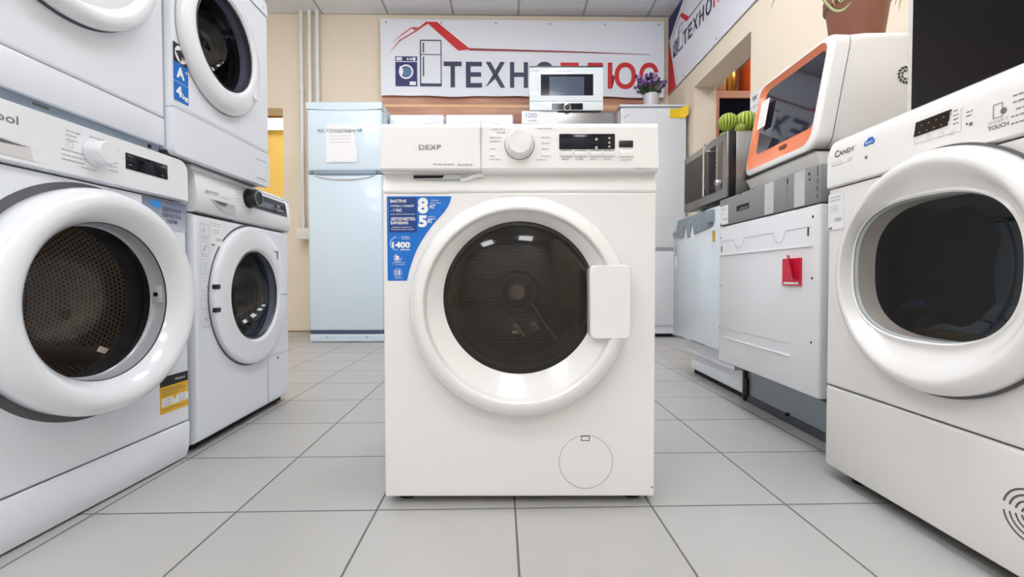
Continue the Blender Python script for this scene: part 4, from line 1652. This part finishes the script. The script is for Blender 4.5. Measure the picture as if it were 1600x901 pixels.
b = MB()
b.poly([(CY(1427), YC - .0004, .779), (CY(1479), YC - .0004, .779), (CY(1485), YC - .0004, .806), (CY(1430), YC - .0004, .806)], BLACKG, (0, .001, 0))
dc = b.build('display', cpc, smooth=False, label='dark display window')
b = MB()
for x_ in (-.04, -.025, -.01, .005, .018):
    b.rect(x_ + .0, x_ + .003, .783, .7845, YC - .001, INK_L)
    b.rect(x_ + .004, x_ + .007, .796, .7972, YC - .001, INK_L)
for z_ in (.786, .793, .80):
    b.rect(.022, .0245, z_, z_ + .002, YC - .001, INK_L)
b.build('display_icon', dc, smooth=False)
b = MB()
xl = CY(1304)
xr = CY(1335)
b.text('C', xl, .795, .017, YC, INK, w=.016, bold=.03)
b.text('ANDY', xl + .015, .797, .011, YC, INK, w=xr - xl - .015, bold=.03)
b.build('brand_lettering', cpc, smooth=False)
b = MB()
cxx, czz = CY(1358), CZv(1358, 224)
for dx_, dz_, r_ in ((-.010, -.001, .006), (0, .002, .008), (.009, -.001, .006), (.006, .005, .005)):
    b.disc(cxx + dx_, czz + dz_, r_, YC - .0001 * (1 + r_ * 100), BLUE, 24)
b.text('Smart', cxx - .011, czz - .003, .0055, YC - .0014, INK_W, w=.022, bold=.02)
b.build('cloud_emblem', cpc, smooth=False)
b = MB()
cxx, czz = CY(1353), CZv(1353, 247)
b.annulus(cxx, czz, .003, .004, YC, INK, 16)
b.rect(cxx - .003, cxx + .003, czz - .004, czz + .001, YC, INK)
for i, u in enumerate((1300, 1306, 1312, 1325, 1328)):
    b.annulus(CY(u) + .003, .781, .003, .004, YC, INK_L, 14)
microtext(b, CY(1300), .776, .055, YC, INK_L, h=.0015)
b.build('panel_marking', cpc, smooth=False)
b = MB()
cxx, czz = CY(1558), CZv(1558, 176)
for (a, c, d, e) in ((-.008, -.011, .006, -.011), (-.008, .011, .006, .011), (-.008, -.011, -.008, .011), (.006, -.011, .006, .011)):
    b.line(cxx + a, czz + c, cxx + d, czz + e, .0012, YC, INK)
b.disc(cxx + .008, czz - .003, .005, YC - .0002, INK, 16)
b.text('SMART', cxx - .016, czz - .020, .006, YC, INK_L, w=.032)
b.text('TOUCH', cxx - .016, czz - .029, .007, YC, INK, w=.032, bold=.02)
b.build('touch_emblem', cpc, smooth=False)
b = MB()
for u, v in ((1488, 178), (1488, 185), (1488, 191), (1488, 198)):
    microtext(b, CY(u), CZv(u, v), .010, YC, INK, h=.0018)
for u, v in ((1508, 180), (1508, 186)):
    microtext(b, CY(u), CZv(u, v), .012, YC, INK, h=.0018)
b.poly([(CY(1508), YC, CZv(1508, 199)), (CY(1508), YC, CZv(1508, 194)), (CY(1512), YC, CZv(1512, 196.5))], INK)
b.rect(CY(1513), CY(1518), CZv(1515, 199), CZv(1515, 194), YC, INK)
for u in (1451, 1470, 1487):
    b.annulus(CY(u), CZv(u, 216 - (u - 1451) * .16), .0035, .0043, YC, INK_L, 16)
b.line(CY(1428), CZv(1428, 221), CY(1428), CZv(1428, 228), .0008, YC, INK_L)
b.line(CY(1428), CZv(1428, 228), CY(1500), CZv(1500, 207), .0008, YC, INK_L)
b.line(CY(1500), CZv(1500, 207), CY(1500), CZv(1500, 172), .0008, YC, INK_L)
for u, v, w_ in ((1580, 155, .03), (1580, 165, .025), (1585, 175, .03), (1578, 187, .025), (1578, 198, .03)):
    microtext(b, CY(u), CZv(u, v), w_, YC, INK, h=.002)
b.build('panel_lettering', cpc, smooth=False)
knob(cpc, .22, .775, .03, YC, .03, WHITE_P)
price_tag(fpc, -.297, -.246, .620, .709, -.0008, ('Стиральная', 'машина Candy'), '32000')
ring_part('door_gap_ring', [(0, CZ, .232, .232, -.0055), (0, CZ, .222, .222, -.006)], SEAM, fpc)
door = ring_part('door', [(0, CZ, .222, .222, .0), (0, CZ, .2275, .2275, -.010), (0, CZ, .226, .226, -.024), (0, CZ, .218, .218, -.037), (0, CZ, .206, .206, -.043), (-.001, CZ, .200, .196, -.041), (-.006, CZ + .002, .193, .178, -.028, 2.1), (-.011, CZ + .004, .187, .160, -.019, 2.3), (-.016, CZ + .006, .181, .148, -.015, 2.5), (-.018, CZ + .007, .177, .142, -.018, 2.6), (-.018, CZ + .007, .174, .138, -.015, 2.7)], WHITE_P, cd)
ring_part('door_tunnel', [(-.018, CZ + .007, .174, .138, -.015, 2.7), (-.018, CZ + .007, .1735, .1375, .01, 2.7), (-.018, CZ + .007, .172, .1365, .034, 2.7)], mat('warm_grey_tunnel', srgb(178, 172, 166), .3, coat=.5), door)
ring_part('door_glass', [(-.018, CZ + .007, .1722, .1367, .033, 2.7), (-.018, CZ + .007, .155, .12, .042, 2.6), (-.018, CZ + .007, .10, .08, .052, 2.4), (-.018, CZ, .03, .03, .056)], G_CANDY, door, cap=True)
ring_part('pane_edge', [(-.018, CZ + .007, .1735, .1375, -.012, 2.7), (-.018, CZ + .007, .1715, .1355, -.006, 2.7)], mat('teal_glass_edge', srgb(186, 198, 198), .2), door)
drum(cd, 0, CZ, .24, .09, .50, mat('plain_drum_steel', srgb(120, 122, 135), .35, metal=.8), r_open=.20)
b = MB()
cx2, cz2 = CY(1622), .133
for r0, r1 in ((.012, .015), (.021, .024), (.030, .033), (.039, .042)):
    for a0 in (10, 100, 190, 280):
        b.annulus(cx2, cz2, r0, r1, -.0005, SEAM, 16, a0, a0 + 70)
b.build('vent', kp, smooth=False)

# ---------------------------------------------------------------- black glass appliance on the dryer
bo = thing('upright_oven', 'black glass fronted oven in a thin white frame, standing on the right-hand dryer', 'oven', (.86, .7145, .845), -90)
W = .575
Ho = .59
b = MB()
b.box(-W / 2 + .005, W / 2 - .005, .022, .45, .0, Ho, WHITE, .004)
b.build('body', bo)
b = MB()
b.box(-W / 2, W / 2, 0, .02, .0, Ho, WHITE_P, .003)
drb = b.build('door', bo)
b = MB()
b.box(-W / 2 + .013, W / 2 - .013, -.001, -.0001, .006, Ho - .1, mat('black_door_glass', srgb(7, 9, 18), .16, spec=.3))
b.build('glass_panel', drb, smooth=False)
b = MB()
pts = [(-.060 + .022 * (1 - k / 12) ** 2.2, .03 + .27 * k / 12) for k in range(13)]
b.poly([(x, -.0022, z) for x, z in pts] + [(.08, -.0022, .30), (.08, -.0022, .03)], mat('lime_green_sticker', srgb(140, 200, 40), .4), (0, .0006, 0))
gs = b.build('green_sticker', drb, smooth=False, label='lime green curved sticker')
b = MB()
b.tube([(-.2, -.002, Ho - .05), (-.2, -.035, Ho - .05), (.2, -.035, Ho - .05), (.2, -.002, Ho - .05)], .007, STEEL, 10)
b.build('handle', drb)

# ---------------------------------------------------------------- built-in dishwasher
dwm = thing('built_in_dishwasher', 'built-in dishwasher with a white front, grey top strip and a red card on it', 'dishwasher', (.84, 1.5475, 0), -90)
W = .605


def dX(u, xf=.84):
    return 1.5475 - xf * 712 / (u - 800)


def dZ(u, v, xf=.84):
    return .503 + (433.5 - v) * xf / (u - 800)


WD = mat('dishwasher_white', (.80, .81, .85, 1), .3, coat=.2)
b = MB()
b.box(-W / 2 + .003, W / 2 - .003, .045, .58, .15, .80, STEEL_D)
b.build('tub', dwm, smooth=False)
b = MB()
b.box(-W / 2, W / 2, -.0, .04, .166, .705, WD, .008, 3)
dd = b.build('door', dwm)
b = MB()
yy = -.0006


EMB = mat('emboss_shade', srgb(190, 190, 198), .4)  # flat grey strokes put the embossing's shade into colour


def relief(pts, w=.0035, m=EMB):
    for (a, c) in zip(pts[:-1], pts[1:]):
        b.line(a[0], a[1], c[0], c[1], w, yy, m)


def scallop(x0, z0, x1, w=.10, dep=.035):
    o = [(x0, z0)]
    for k in range(13):
        t_ = k / 12
        o.append((x0 + .02 + (x1 - x0 - .04) * t_, z0 - dep * math.sin(PI * t_) ** .6))
    o.append((x1, z0))
    return o


zL = .645
line1 = [(-.285, zL)] + scallop(-.20, zL, -.085) + scallop(.06, zL, .165) + [(.262, zL)]
relief(line1, .0025)
b.build('upper_emboss_shade', dd, smooth=False)
b = MB()
b.box(-.29, .275, -.0035, .0005, .588, .594, WD, .0015)
b.build('pressed_rib', dd)
b = MB()
b.box(-.26, .18, -.0035, .0005, .262, .268, WD, .0015)
b.build('pressed_rib', dd)
b = MB()
b.box(-.26, .18, -.0012, .0005, .302, .304, EMB)
b.build('pressed_groove', dd)
for x_, z_ in ((-.29, .66), (-.29, .47), (-.29, .30), (.272, .672), (.272, .50), (.272, .32)):
    b = MB()
    b.disc(x_, z_, .004, -.0005, BLACK, 12)
    b.build('mounting_hole', dd, smooth=False)
for x_, z_ in ((-.28, .615), (.252, .632)):
    b = MB()
    b.rect(x_ - .003, x_ + .004, z_ - .012, z_ + .012, -.0006, BLACK, .002)
    b.build('mounting_slot', dd, smooth=False)
b = MB()
b.box(-W / 2, W / 2, .0, .045, .708, .812, GREYP, .003)
tp = b.build('control_strip', dwm, label='grey control strip')
b = MB()
b.box(dX(1150), dX(1169), -.0006, .0, .748, .768, DARKGAP)
b.poly([(dX(1151), -.001, .750), (dX(1168), -.001, .750), (dX(1168), -.001, .758), (dX(1157), -.001, .760)], RUBBER)
b.build('pull_slot', tp, smooth=False)
b = MB()
b.box(dX(1194), dX(1207.5), -.002, .0, .709, .811, GREYP_L)
b.box(dX(1240), dX(1256), -.002, .0, .709, .811, GREYP_L)
b.build('fixing_strip', tp, smooth=False, label='pale strip')
b = MB()
for u, z_, w_, h_ in ((1155, .806, .012, .005), (1175, .806, .005, .006), (1228, .787, .006, .018), (1261, .79, .008, .008), (1262, .775, .007, .006), (1131, .80, .005, .006), (1134, .795, .004, .004)):
    b.rect(dX(u), dX(u) + w_, z_, z_ + h_, -.0008, RUBBER_D)
b.rect(dX(1228), dX(1228) + .001, .715, .785, -.0008, SEAM)
for z_ in (.72, .74, .76, .78, .795):
    b.rect(dX(1275), dX(1275) + .003, z_, z_ + .012, -.0008, RUBBER_D)
b.text('C', dX(1234), .765, .007, -.0008, SEAM)
b.build('slot', tp, smooth=False)
price_tag(tp, dX(1124.5), dX(1137), .712, .785, -.0008, ('Посудомоечная', 'машина'), '22000')
b = MB()
b.box(-W / 2 + .01, W / 2, .112, .57, .02, .15, ZINC)
b.box(-W / 2 + .01, W / 2, .108, .57, .004, .03, mat('charcoal_foot', srgb(66, 70, 82), .5))
bs = b.build('base', dwm, smooth=False, label='galvanised base with a charcoal foot rail')
b = MB()
b.box(-W / 2 - .0, -W / 2 + .018, .098, .2, .003, .150, BLACK, .004)
b.box(-W / 2 + .012, -W / 2 + .03, .1, .13, .02, .095, BLACK, .003)
b.build('base_bracket', bs)
b = MB()
b.box(-.02, -.005, .100, .115, .026, .036, BLACK, .002)
b.build('base_clip', bs)
# red card
b = MB()
x0_, x1_ = dX(1225), dX(1253)
b.box(x0_, x1_, -.006, -.0003, dZ(1225, 446), dZ(1225, 405), RED, .0)
b.poly([(x0_ + .038, -.007, dZ(1240, 400)), (x0_ + .060, -.030, dZ(1252, 398)), (x1_ + .004, -.030, dZ(1252, 440)), (x0_ + .05, -.009, dZ(1245, 436))], RED, (0, .0012, 0))
b.rect(x0_ + .008, x1_ - .006, dZ(1225, 444), dZ(1225, 441), -.0066, INK_W)
b.build('red_card', dd, smooth=False, label='red folded plastic card')

# ---------------------------------------------------------------- built-in freezer
fz = thing('built_in_freezer', 'white undercounter built-in freezer with a metal bracket along its top edge, left of the dishwasher', 'freezer', (.855, 2.137, 0), -90)
W = .56


def fX(u, xf=.855):
    return 2.135 - xf * 712 / (u - 800)


FZM = mat('freezer_white', (.70, .78, .84, 1), .25, coat=.4)
b = MB()
b.box(-W / 2 + .01, W / 2 - .01, .06, .58, .12, .80, FW2)
b.build('body', fz, smooth=False)
b = MB()
b.box(-W / 2, W / 2, 0, .05, .203, .800, FZM, .004)
df = b.build('door', fz)
for a_, c_ in ((-W / 2, -W / 2 + .09), (-.02, .10)):
    b = MB()
    b.box(a_, c_, -.004, .012, .1985, .206, GREYP, .001)
    b.build('door_bracket', df)
b = MB()
pts = [(-.275, .735), (-.235, .742), (-.225, .742), (-.205, .792), (.12, .797), (.14, .74), (.19, .745), (.19, .72), (.0, .705), (-.02, .755), (-.035, .757), (-.055, .695), (-.08, .695), (-.095, .755), (-.11, .755), (-.14, .70), (-.275, .712)]
b.poly([(x, -.005, z) for x, z in pts], ZINC, (0, .004, 0))
for x_, z_ in ((-.19, .755), (-.15, .76), (-.17, .73), (-.125, .74), (-.2, .72), (.02, .765), (.06, .77), (.03, .73), (.08, .735), (-.18, .785), (-.07, .785), (.1, .787)):
    b.rect(x_, x_ + .008, z_, z_ + .004, -.0056, BLACK)
b.disc(-.245, .727, .008, -.0056, STEEL, 16)
b.build('hinge_bracket', df, smooth=False, label='galvanised mounting bracket')
b = MB()
b.box(.16, .21, -.02, .0, .735, .79, ZINC, .003)
b.build('hinge', df)
b = MB()
b.rect(-.252, -.232, .56, .61, -.0006, PAPER, .003)
microtext(b, -.249, .59, .013, -.001, INK_L)
b.annulus(-.242, .655, .007, .010, -.0006, mat('rust_ink', srgb(150, 96, 84), .5), 24)
b.poly([(-.250, -.0006, .648), (-.234, -.0006, .648), (-.242, -.0006, .628)], mat('rust_ink_dark', srgb(130, 90, 84), .5))
b.build('energy_sticker', df, smooth=False, label='small round rust-coloured sticker above a white one')
b = MB()
b.box(.195, .215, -.004, 0, .655, .70, mat('mustard_sticker', srgb(212, 168, 50), .5))
b.build('mustard_label', df, smooth=False)
b = MB()
for k in range(5):
    b.box(-W / 2 + .015, W / 2 - .01, .066 + .006 * k, .078 + .006 * k, .185 - .014 * k - .008, .185 - .014 * k, GREYP_L, .001)
b.build('ventilation_grille', fz, smooth=False)
b = MB()
b.box(-W / 2 - .0, W / 2 + .0, .100, .57, .022, .118, FW2, .004)
b.box(-W / 2 + .02, W / 2, .108, .55, .0, .022, DARKGAP)
b.build('plinth', fz, smooth=False)

# ---------------------------------------------------------------- steel microwave on the freezer
mw = thing('microwave_oven', 'stainless steel microwave oven with a vertical bar handle, on the built-in freezer', 'microwave', (.848, 2.03, .812), -90)
W = .445
H = .268
b = MB()
b.box(-W / 2, W / 2, .036, .33, .012, H, STEEL, .004)
b.build('body', mw, label='satin steel casing')
for sx in (-1, 1):
    for yy_ in (.07, .29):
        b = MB()
        b.box(sx * .18 - .015, sx * .18 + .015, yy_, yy_ + .03, 0, .012, BLACK)
        b.build('foot', mw, smooth=False)
b = MB()
b.box(-W / 2, W / 2, .006, .036, .01, H, BLACK, .002)
b.build('front_frame', mw, label='black frame behind the door')
b = MB()
b.box(-W / 2, W / 2, 0, .008, .01, H, STEEL, .002)
fm = b.build('front_panel', mw)
b = MB()
DW = mat('smoked_steel_window', srgb(96, 90, 84), .18, metal=.7)
b.rect(-W / 2 + .012, .06, .045, H - .03, -.0006, DW)
wnd = b.build('window', fm, smooth=False, label='smoked mirror window')
b = MB()
b.rect(.062, .125, .045, H - .03, -.0008, BLACKG)
b.rect(.145, .185, .045, H - .03, -.0008, mat('bronze_panel', srgb(110, 90, 76), .2, metal=.5))
b.build('control_panel', fm, smooth=False)
b = MB()
b.tube([(.078, -.03, .035), (.078, -.03, H - .012)], .006, CHROME, 10)
b.tube([(.078, -.03, .07), (.078, .0, .07)], .004, CHROME, 8)
b.tube([(.078, -.03, .225), (.078, .0, .225)], .004, CHROME, 8)
b.build('handle', mw, label='chrome bar handle')
knob(fm, .165, .075, .013, -.001, .018, CHROME, label='small chrome dial')
b = MB()
for k in range(8):
    b.rect(.130, .134, .07 + .02 * k, .08 + .02 * k, -.001, INK_W)
b.build('panel_marking', fm, smooth=False)

# cactus cluster on the microwave
ct = thing('cactus_pot', 'bowl of round ribbed lime green cacti on the steel microwave', 'cactus', (.95, 2.0, 1.08))
CACT = mat('lime_cactus_skin', srgb(172, 186, 62), .5, noise=.12, nscale=25)
RIB = mat('dark_green_rib', srgb(44, 70, 30), .6)
b = MB()
b.loft([[(r * math.cos(2 * PI * k / 28), r * math.sin(2 * PI * k / 28), z) for k in range(28)] for r, z in ((.05, 0), (.070, .012), (.078, .022), (.075, .023), (.06, .014))], mat('white_bowl', (.8, .78, .74, 1), .3), True, True)
b.build('bowl', ct)
for (x_, y_, z_, r_) in ((-.018, -.02, .090, .041), (.054, -.025, .090, .047), (-.022, -.01, .030, .028), (.056, -.01, .030, .028), (.018, -.055, .050, .024), (.018, .045, .045, .040), (.088, -.055, .048, .020)):
    b = MB()
    N = 72
    ribs = 18
    rings = []
    for i in range(1, 15):
        ph = PI * i / 15
        ring = []
        for k in range(N):
            th = 2 * PI * k / N
            q = 1 - .07 * (1 - abs(math.sin(ribs * th / 2)) ** .5)
            ring.append((x_ + r_ * q * math.sin(ph) * math.cos(th), y_ + r_ * q * math.sin(ph) * math.sin(th), z_ + r_ * .95 * math.cos(ph)))
        rings.append(ring)
    b.loft(rings, CACT, True, True)
    cb_ = b.build('cactus', ct, angle=80)
    b = MB()
    for k in range(ribs):
        th = 2 * PI * k / ribs
        pts = []
        for i in range(2, 14):
            ph = PI * i / 15
            rr = r_ * .955
            pts.append((x_ + rr * math.sin(ph) * math.cos(th), y_ + rr * math.sin(ph) * math.sin(th), z_ + r_ * .92 * math.cos(ph)))
        b.tube(pts, .0022, RIB, 4)
    b.build('rib_furrow', cb_)

# ---------------------------------------------------------------- white and orange table-top dishwasher
td = thing('tabletop_dishwasher', 'white rounded table-top dishwasher with an orange framed glass door, on the built-in dishwasher', 'dishwasher', (.915, 1.597, .812), -90)
W = .42
TX0, TX1 = -W / 2, W / 2
b = MB()


def td_ring(y, inset=0.0, r=.05):
    """front view outline of the shell at depth y"""
    return [(x, y, z) for x, z in rrect(TX0 + inset, TX1 - inset, .100 + inset * .5, .438 - inset, r, 8)]


b = MB()
shell = WHITE_P


def lean(z):
    return .060 * (z - .10) / .338


def leaned(y, inset, r=.045):
    return [(x, y + lean(z), z) for (x, z) in rrect(TX0 + inset, TX1 - inset, .078 + inset, .438 - inset, r, 8)]


fo = rrect(TX0 + .010, TX1 - .026, .102, .424, .040, 8)
fi = rrect(TX0 + .040, TX1 - .046, .160, .402, .024, 8)


def on_face(x, z, out=.001):
    return (x, -out + lean(z), z)


b.loft([leaned(.05, 0), leaned(.012, .0), leaned(.003, .003), leaned(.0, .007), [on_face(x, z, 0) for x, z in fo]], shell)
dt = b.build('door_shell', td, angle=45)
b = MB()
back = [(x, .43, z) for (x, z) in rrect(TX0 + .004, TX1 - .004, .078, .436, .02, 8)]
mid = [(x, .054 + lean(z), z) for (x, z) in rrect(TX0 + .002, TX1 - .002, .079, .437, .045, 8)]
b.loft([mid, [(x, .1 + lean(z), z) for (x, z) in rrect(TX0 + .002, TX1 - .002, .078, .437, .03, 8)], back], shell, True, True)
bt = b.build('body', td, angle=45)
b = MB()
b.loft([[(x, y, .073) for x, y in ((TX0 + .004, .003), (TX1 - .0, .003), (TX1 - .004, .42), (TX0 + .004, .42))], [(x, y, .035) for x, y in ((TX0 + .016, .018), (TX1 - .004, .018), (TX1 - .008, .42), (TX0 + .016, .42))], [(x, y, .0) for x, y in ((TX0 + .045, .045), (TX1 - .02, .045), (TX1 - .02, .40), (TX0 + .045, .40))]], shell, True, True)
b.build('base', td, smooth=False)
b = MB()
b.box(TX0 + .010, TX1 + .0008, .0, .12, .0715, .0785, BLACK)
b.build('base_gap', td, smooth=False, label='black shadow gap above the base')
# orange frame and glass
b = MB()
b.loft([[on_face(x, z, 0) for x, z in fo], [on_face(x, z, -.002) for x, z in [((a + .006) * .985 - .006, (c - .263) * .985 + .263) for a, c in fo]], [on_face(x, z, -.013) for x, z in fi]], ORANGE)
of = b.build('orange_frame', dt, angle=30)
b = MB()
b.poly([on_face(x, z, -.0125) for x, z in fi], mat('dark_door_window', srgb(24, 28, 42), .04, coat=.5))
wd = b.build('door_window', dt, smooth=False, label='dark mirror-like window')
b = MB()
b.poly([on_face(x, z, -.004) for x, z in rrect(.005, .045, .131, .144, .006, 4)], mat('brown_button', srgb(120, 70, 60), .3), (0, .003, 0))
b.build('push_button', of, smooth=False)
b = MB()
for (a, c) in ((.255, .36),):
    pts = [on_face(x, z, .0005) for x, z in ((TX0 + .040, a), (TX0 + .095, a), (TX0 + .095, c), (TX0 + .040, c))]
    b.poly(pts, PAPER, (0, .001, 0))
b.build('price_tag', dt, smooth=False, label='white paper tag on the window corner')
# side fan vent (facing the photographer)
b = MB()
cx2, cz2 = TX1 - .0018 + .0005, .300
cy2 = .275
for r0, r1, n_ in ((.010, .016, 8), (.019, .027, 14)):
    for k in range(n_):
        a0 = 2 * PI * k / n_
        a1 = a0 + 2 * PI / n_ * .68
        q = [(cy2 + r * math.cos(a), cz2 + r * math.sin(a)) for r, a in ((r0, a0), (r1, a0 + .25), (r1, a1 + .25), (r0, a1))]
        b.poly([(cx2, yy_, zz_) for yy_, zz_ in q], BLACK)
b.build('fan_vent', bt, smooth=False)

# ---------------------------------------------------------------- potted plant on it
pp = thing('potted_plant', 'spider plant in a brown pot on the white and orange dishwasher', 'potted plant', (1.148, 1.535, 1.25))
BR = wood_mat('brown_pot_glaze', srgb(120, 74, 58), srgb(142, 90, 62), 4)
POTM = mat('brown_plastic_pot', srgb(134, 84, 66), .45, noise=.08, nscale=12)
b = MB()
b.loft([[(r * math.cos(2 * PI * k / 40), r * math.sin(2 * PI * k / 40), z) for k in range(40)] for r, z in ((.066, 0), (.070, .01), (.088, .15), (.095, .152), (.096, .18), (.088, .18), (.082, .15), (.04, .15))], POTM, True, True)
b.build('pot', pp)
b = MB()
b.loft([[(r * math.cos(2 * PI * k / 40) - .012, r * math.sin(2 * PI * k / 40) + .02, z) for k in range(40)] for r, z in ((.066, 0), (.074, .022), (.071, .022), (.064, .006))], YEL_TAG, True)
b.build('saucer', pp, label='yellow saucer')
SPL = mat('pale_green_leaf', srgb(150, 170, 110), .5, noise=.2, nscale=20)
SPW = mat('cream_leaf_stripe', srgb(206, 214, 180), .5)
b = MB()
rr_ = random.Random(11)


def strap(b, pts, w):
    pts = [Vector(p) for p in pts]
    # smooth through points
    S = []
    for i in range(len(pts) - 1):
        p0 = pts[max(0, i - 1)]
        p1, p2 = pts[i], pts[i + 1]
        p3 = pts[min(len(pts) - 1, i + 2)]
        for k in range(6):
            t_ = k / 6
            S.append(.5 * ((2 * p1) + (-p0 + p2) * t_ + (2 * p0 - 5 * p1 + 4 * p2 - p3) * t_ ** 2 + (-p0 + 3 * p1 - 3 * p2 + p3) * t_ ** 3))
    S.append(pts[-1])
    n = len(S)
    rows = []
    for i, p in enumerate(S):
        d = (S[min(n - 1, i + 1)] - S[max(0, i - 1)]).normalized()
        s = d.cross(Vector((.15, -1, .1)))
        if s.length < .05:
            s = Vector((1, 0, 0))
        s.normalize()
        nn = s.cross(d).normalized()
        ww = w * (1 - (i / (n - 1)) ** 2.2) + .0005
        rows.append([b.bm.verts.new(q) for q in (p - s * ww, p - s * ww * .3 + nn * ww * .25, p + s * ww * .3 + nn * ww * .25, p + s * ww)])
    for i in range(n - 1):
        for k, m in ((0, SPL), (1, SPW), (2, SPL)):
            b.face([rows[i][k], rows[i][k + 1], rows[i + 1][k + 1], rows[i + 1][k]], m)


strap(b, [(-.02, -.03, .17), (-.10, -.08, .24), (-.195, -.12, .17), (-.196, -.12, .11), (-.165, -.12, .072), (-.135, -.12, .070), (-.108, -.12, .095)], .0085)
strap(b, [(-.02, -.03, .17), (-.09, -.08, .23), (-.160, -.11, .17), (-.168, -.115, .12), (-.158, -.12, .082)], .007)
strap(b, [(-.02, -.03, .17), (-.07, -.09, .22), (-.140, -.115, .15), (-.142, -.115, .10), (-.125, -.12, .105)], .005)
strap(b, [(.02, -.03, .17), (.05, -.08, .22), (.062, -.10, .15), (.053, -.10, .08)], .008)
strap(b, [(.02, -.03, .17), (.04, -.08, .22), (.050, -.10, .15), (.042, -.10, .095)], .006)
for i in range(26):
    a = rr_.uniform(0, 2 * PI)
    L_ = rr_.uniform(.14, .24)
    ca, sa = math.cos(a), math.sin(a)
    strap(b, [(.02 * ca, .02 * sa, .16), (.07 * ca, .07 * sa, .30), (L_ * ca, .7 * L_ * sa, .30), (L_ * 1.25 * ca, .8 * L_ * sa, rr_.uniform(.17, .26))], .007)
b.build('foliage', pp)

# ---------------------------------------------------------------- things beyond the right doorway
cab = thing('wooden_cabinet', 'tall brown-framed cabinet with a dark glass front beyond the right doorway', 'cabinet', (2.165, 4.02, 0))
CB = mat('pinkish_brown_wood', srgb(190, 134, 108), .5, noise=.08)
W = .78
b = MB()
b.box(-W / 2, -W / 2 + .04, 0, .35, 0, 2.13, CB)
b.box(W / 2 - .04, W / 2, 0, .35, 0, 2.13, CB)
b.box(-W / 2 + .04, W / 2 - .04, 0, .35, 2.07, 2.13, CB)
b.box(-W / 2 + .04, W / 2 - .04, .33, .35, 0, 2.07, DARKGAP)
b.box(-W / 2 + .04, W / 2 - .04, .0, .35, 1.66, 1.70, CB)
b.build('frame', cab, smooth=False)
b = MB()
b.box(-W / 2 + .042, W / 2 - .042, .02, .03, 1.71, 2.065, BLACKG)
b.build('glass_front', cab, smooth=False)
b = MB()
b.box(-W / 2 + .042, W / 2 - .042, .01, .03, .02, 1.655, WHITE)
b.build('lower_door', cab, smooth=False)
vz = thing('brass_lamp', 'brass coloured lamp on the brown cabinet beyond the right doorway', 'lamp', (1.99, 4.2, 2.13))
b = MB()
BR_ = mat('brass', srgb(190, 142, 60), .3, metal=.8)
b.loft([[(r * math.cos(2 * PI * k / 24), r * math.sin(2 * PI * k / 24), z) for k in range(24)] for r, z in ((.06, 0), (.06, .02), (.03, .05), (.055, .12), (.06, .2), (.04, .3), (.05, .36))], BR_, True, True)
b.build('lamp_base', vz)
ob = MB()
ob.box(-.08, .08, 0, .2, 0, .30, mat('orange_card', srgb(226, 104, 52), .5), .004)
ob.box(-.02, .02, -.001, .0, .0, .30, mat('tape', srgb(236, 150, 90), .4))
o = ob.build('cardboard_box')
o.location = (2.19, 4.08, 2.13)
tag(o, 'orange box on the brown cabinet beyond the right doorway', 'box')
ob = MB()
ob.box(-.06, .06, 0, .15, 0, .2, mat('brown_card', srgb(150, 104, 72), .5), .004)
ob.box(-.061, -.02, -.001, .1, .05, .15, mat('cream_card', srgb(230, 214, 160), .5))
o = ob.build('storage_box')
o.location = (1.84, 4.08, 2.13)
tag(o, 'small brown and cream box at the left end of the brown cabinet', 'box')

# sign on the right wall beside the doorway
sg = thing('wall_sign', 'white paper sign with a black W on the right wall beside the doorway', 'sign', (0, 0, 0))
sg.matrix_world = RW @ Matrix.Translation((1.415, -.004, 1.29))
b = MB()
b.box(0, .15, 0, .003, 0, .36, PAPER)
b.build('paper', sg, smooth=False)
b = MB()
b.text('W', .025, .305, .034, -.0006, BLACK, w=.055, bold=.03)
b.rect(.01, .14, .272, .275, -.0006, SEAM)
b.rect(.05, .053, .20, .272, -.0006, SEAM)
b.build('sign_lettering', sg, smooth=False)
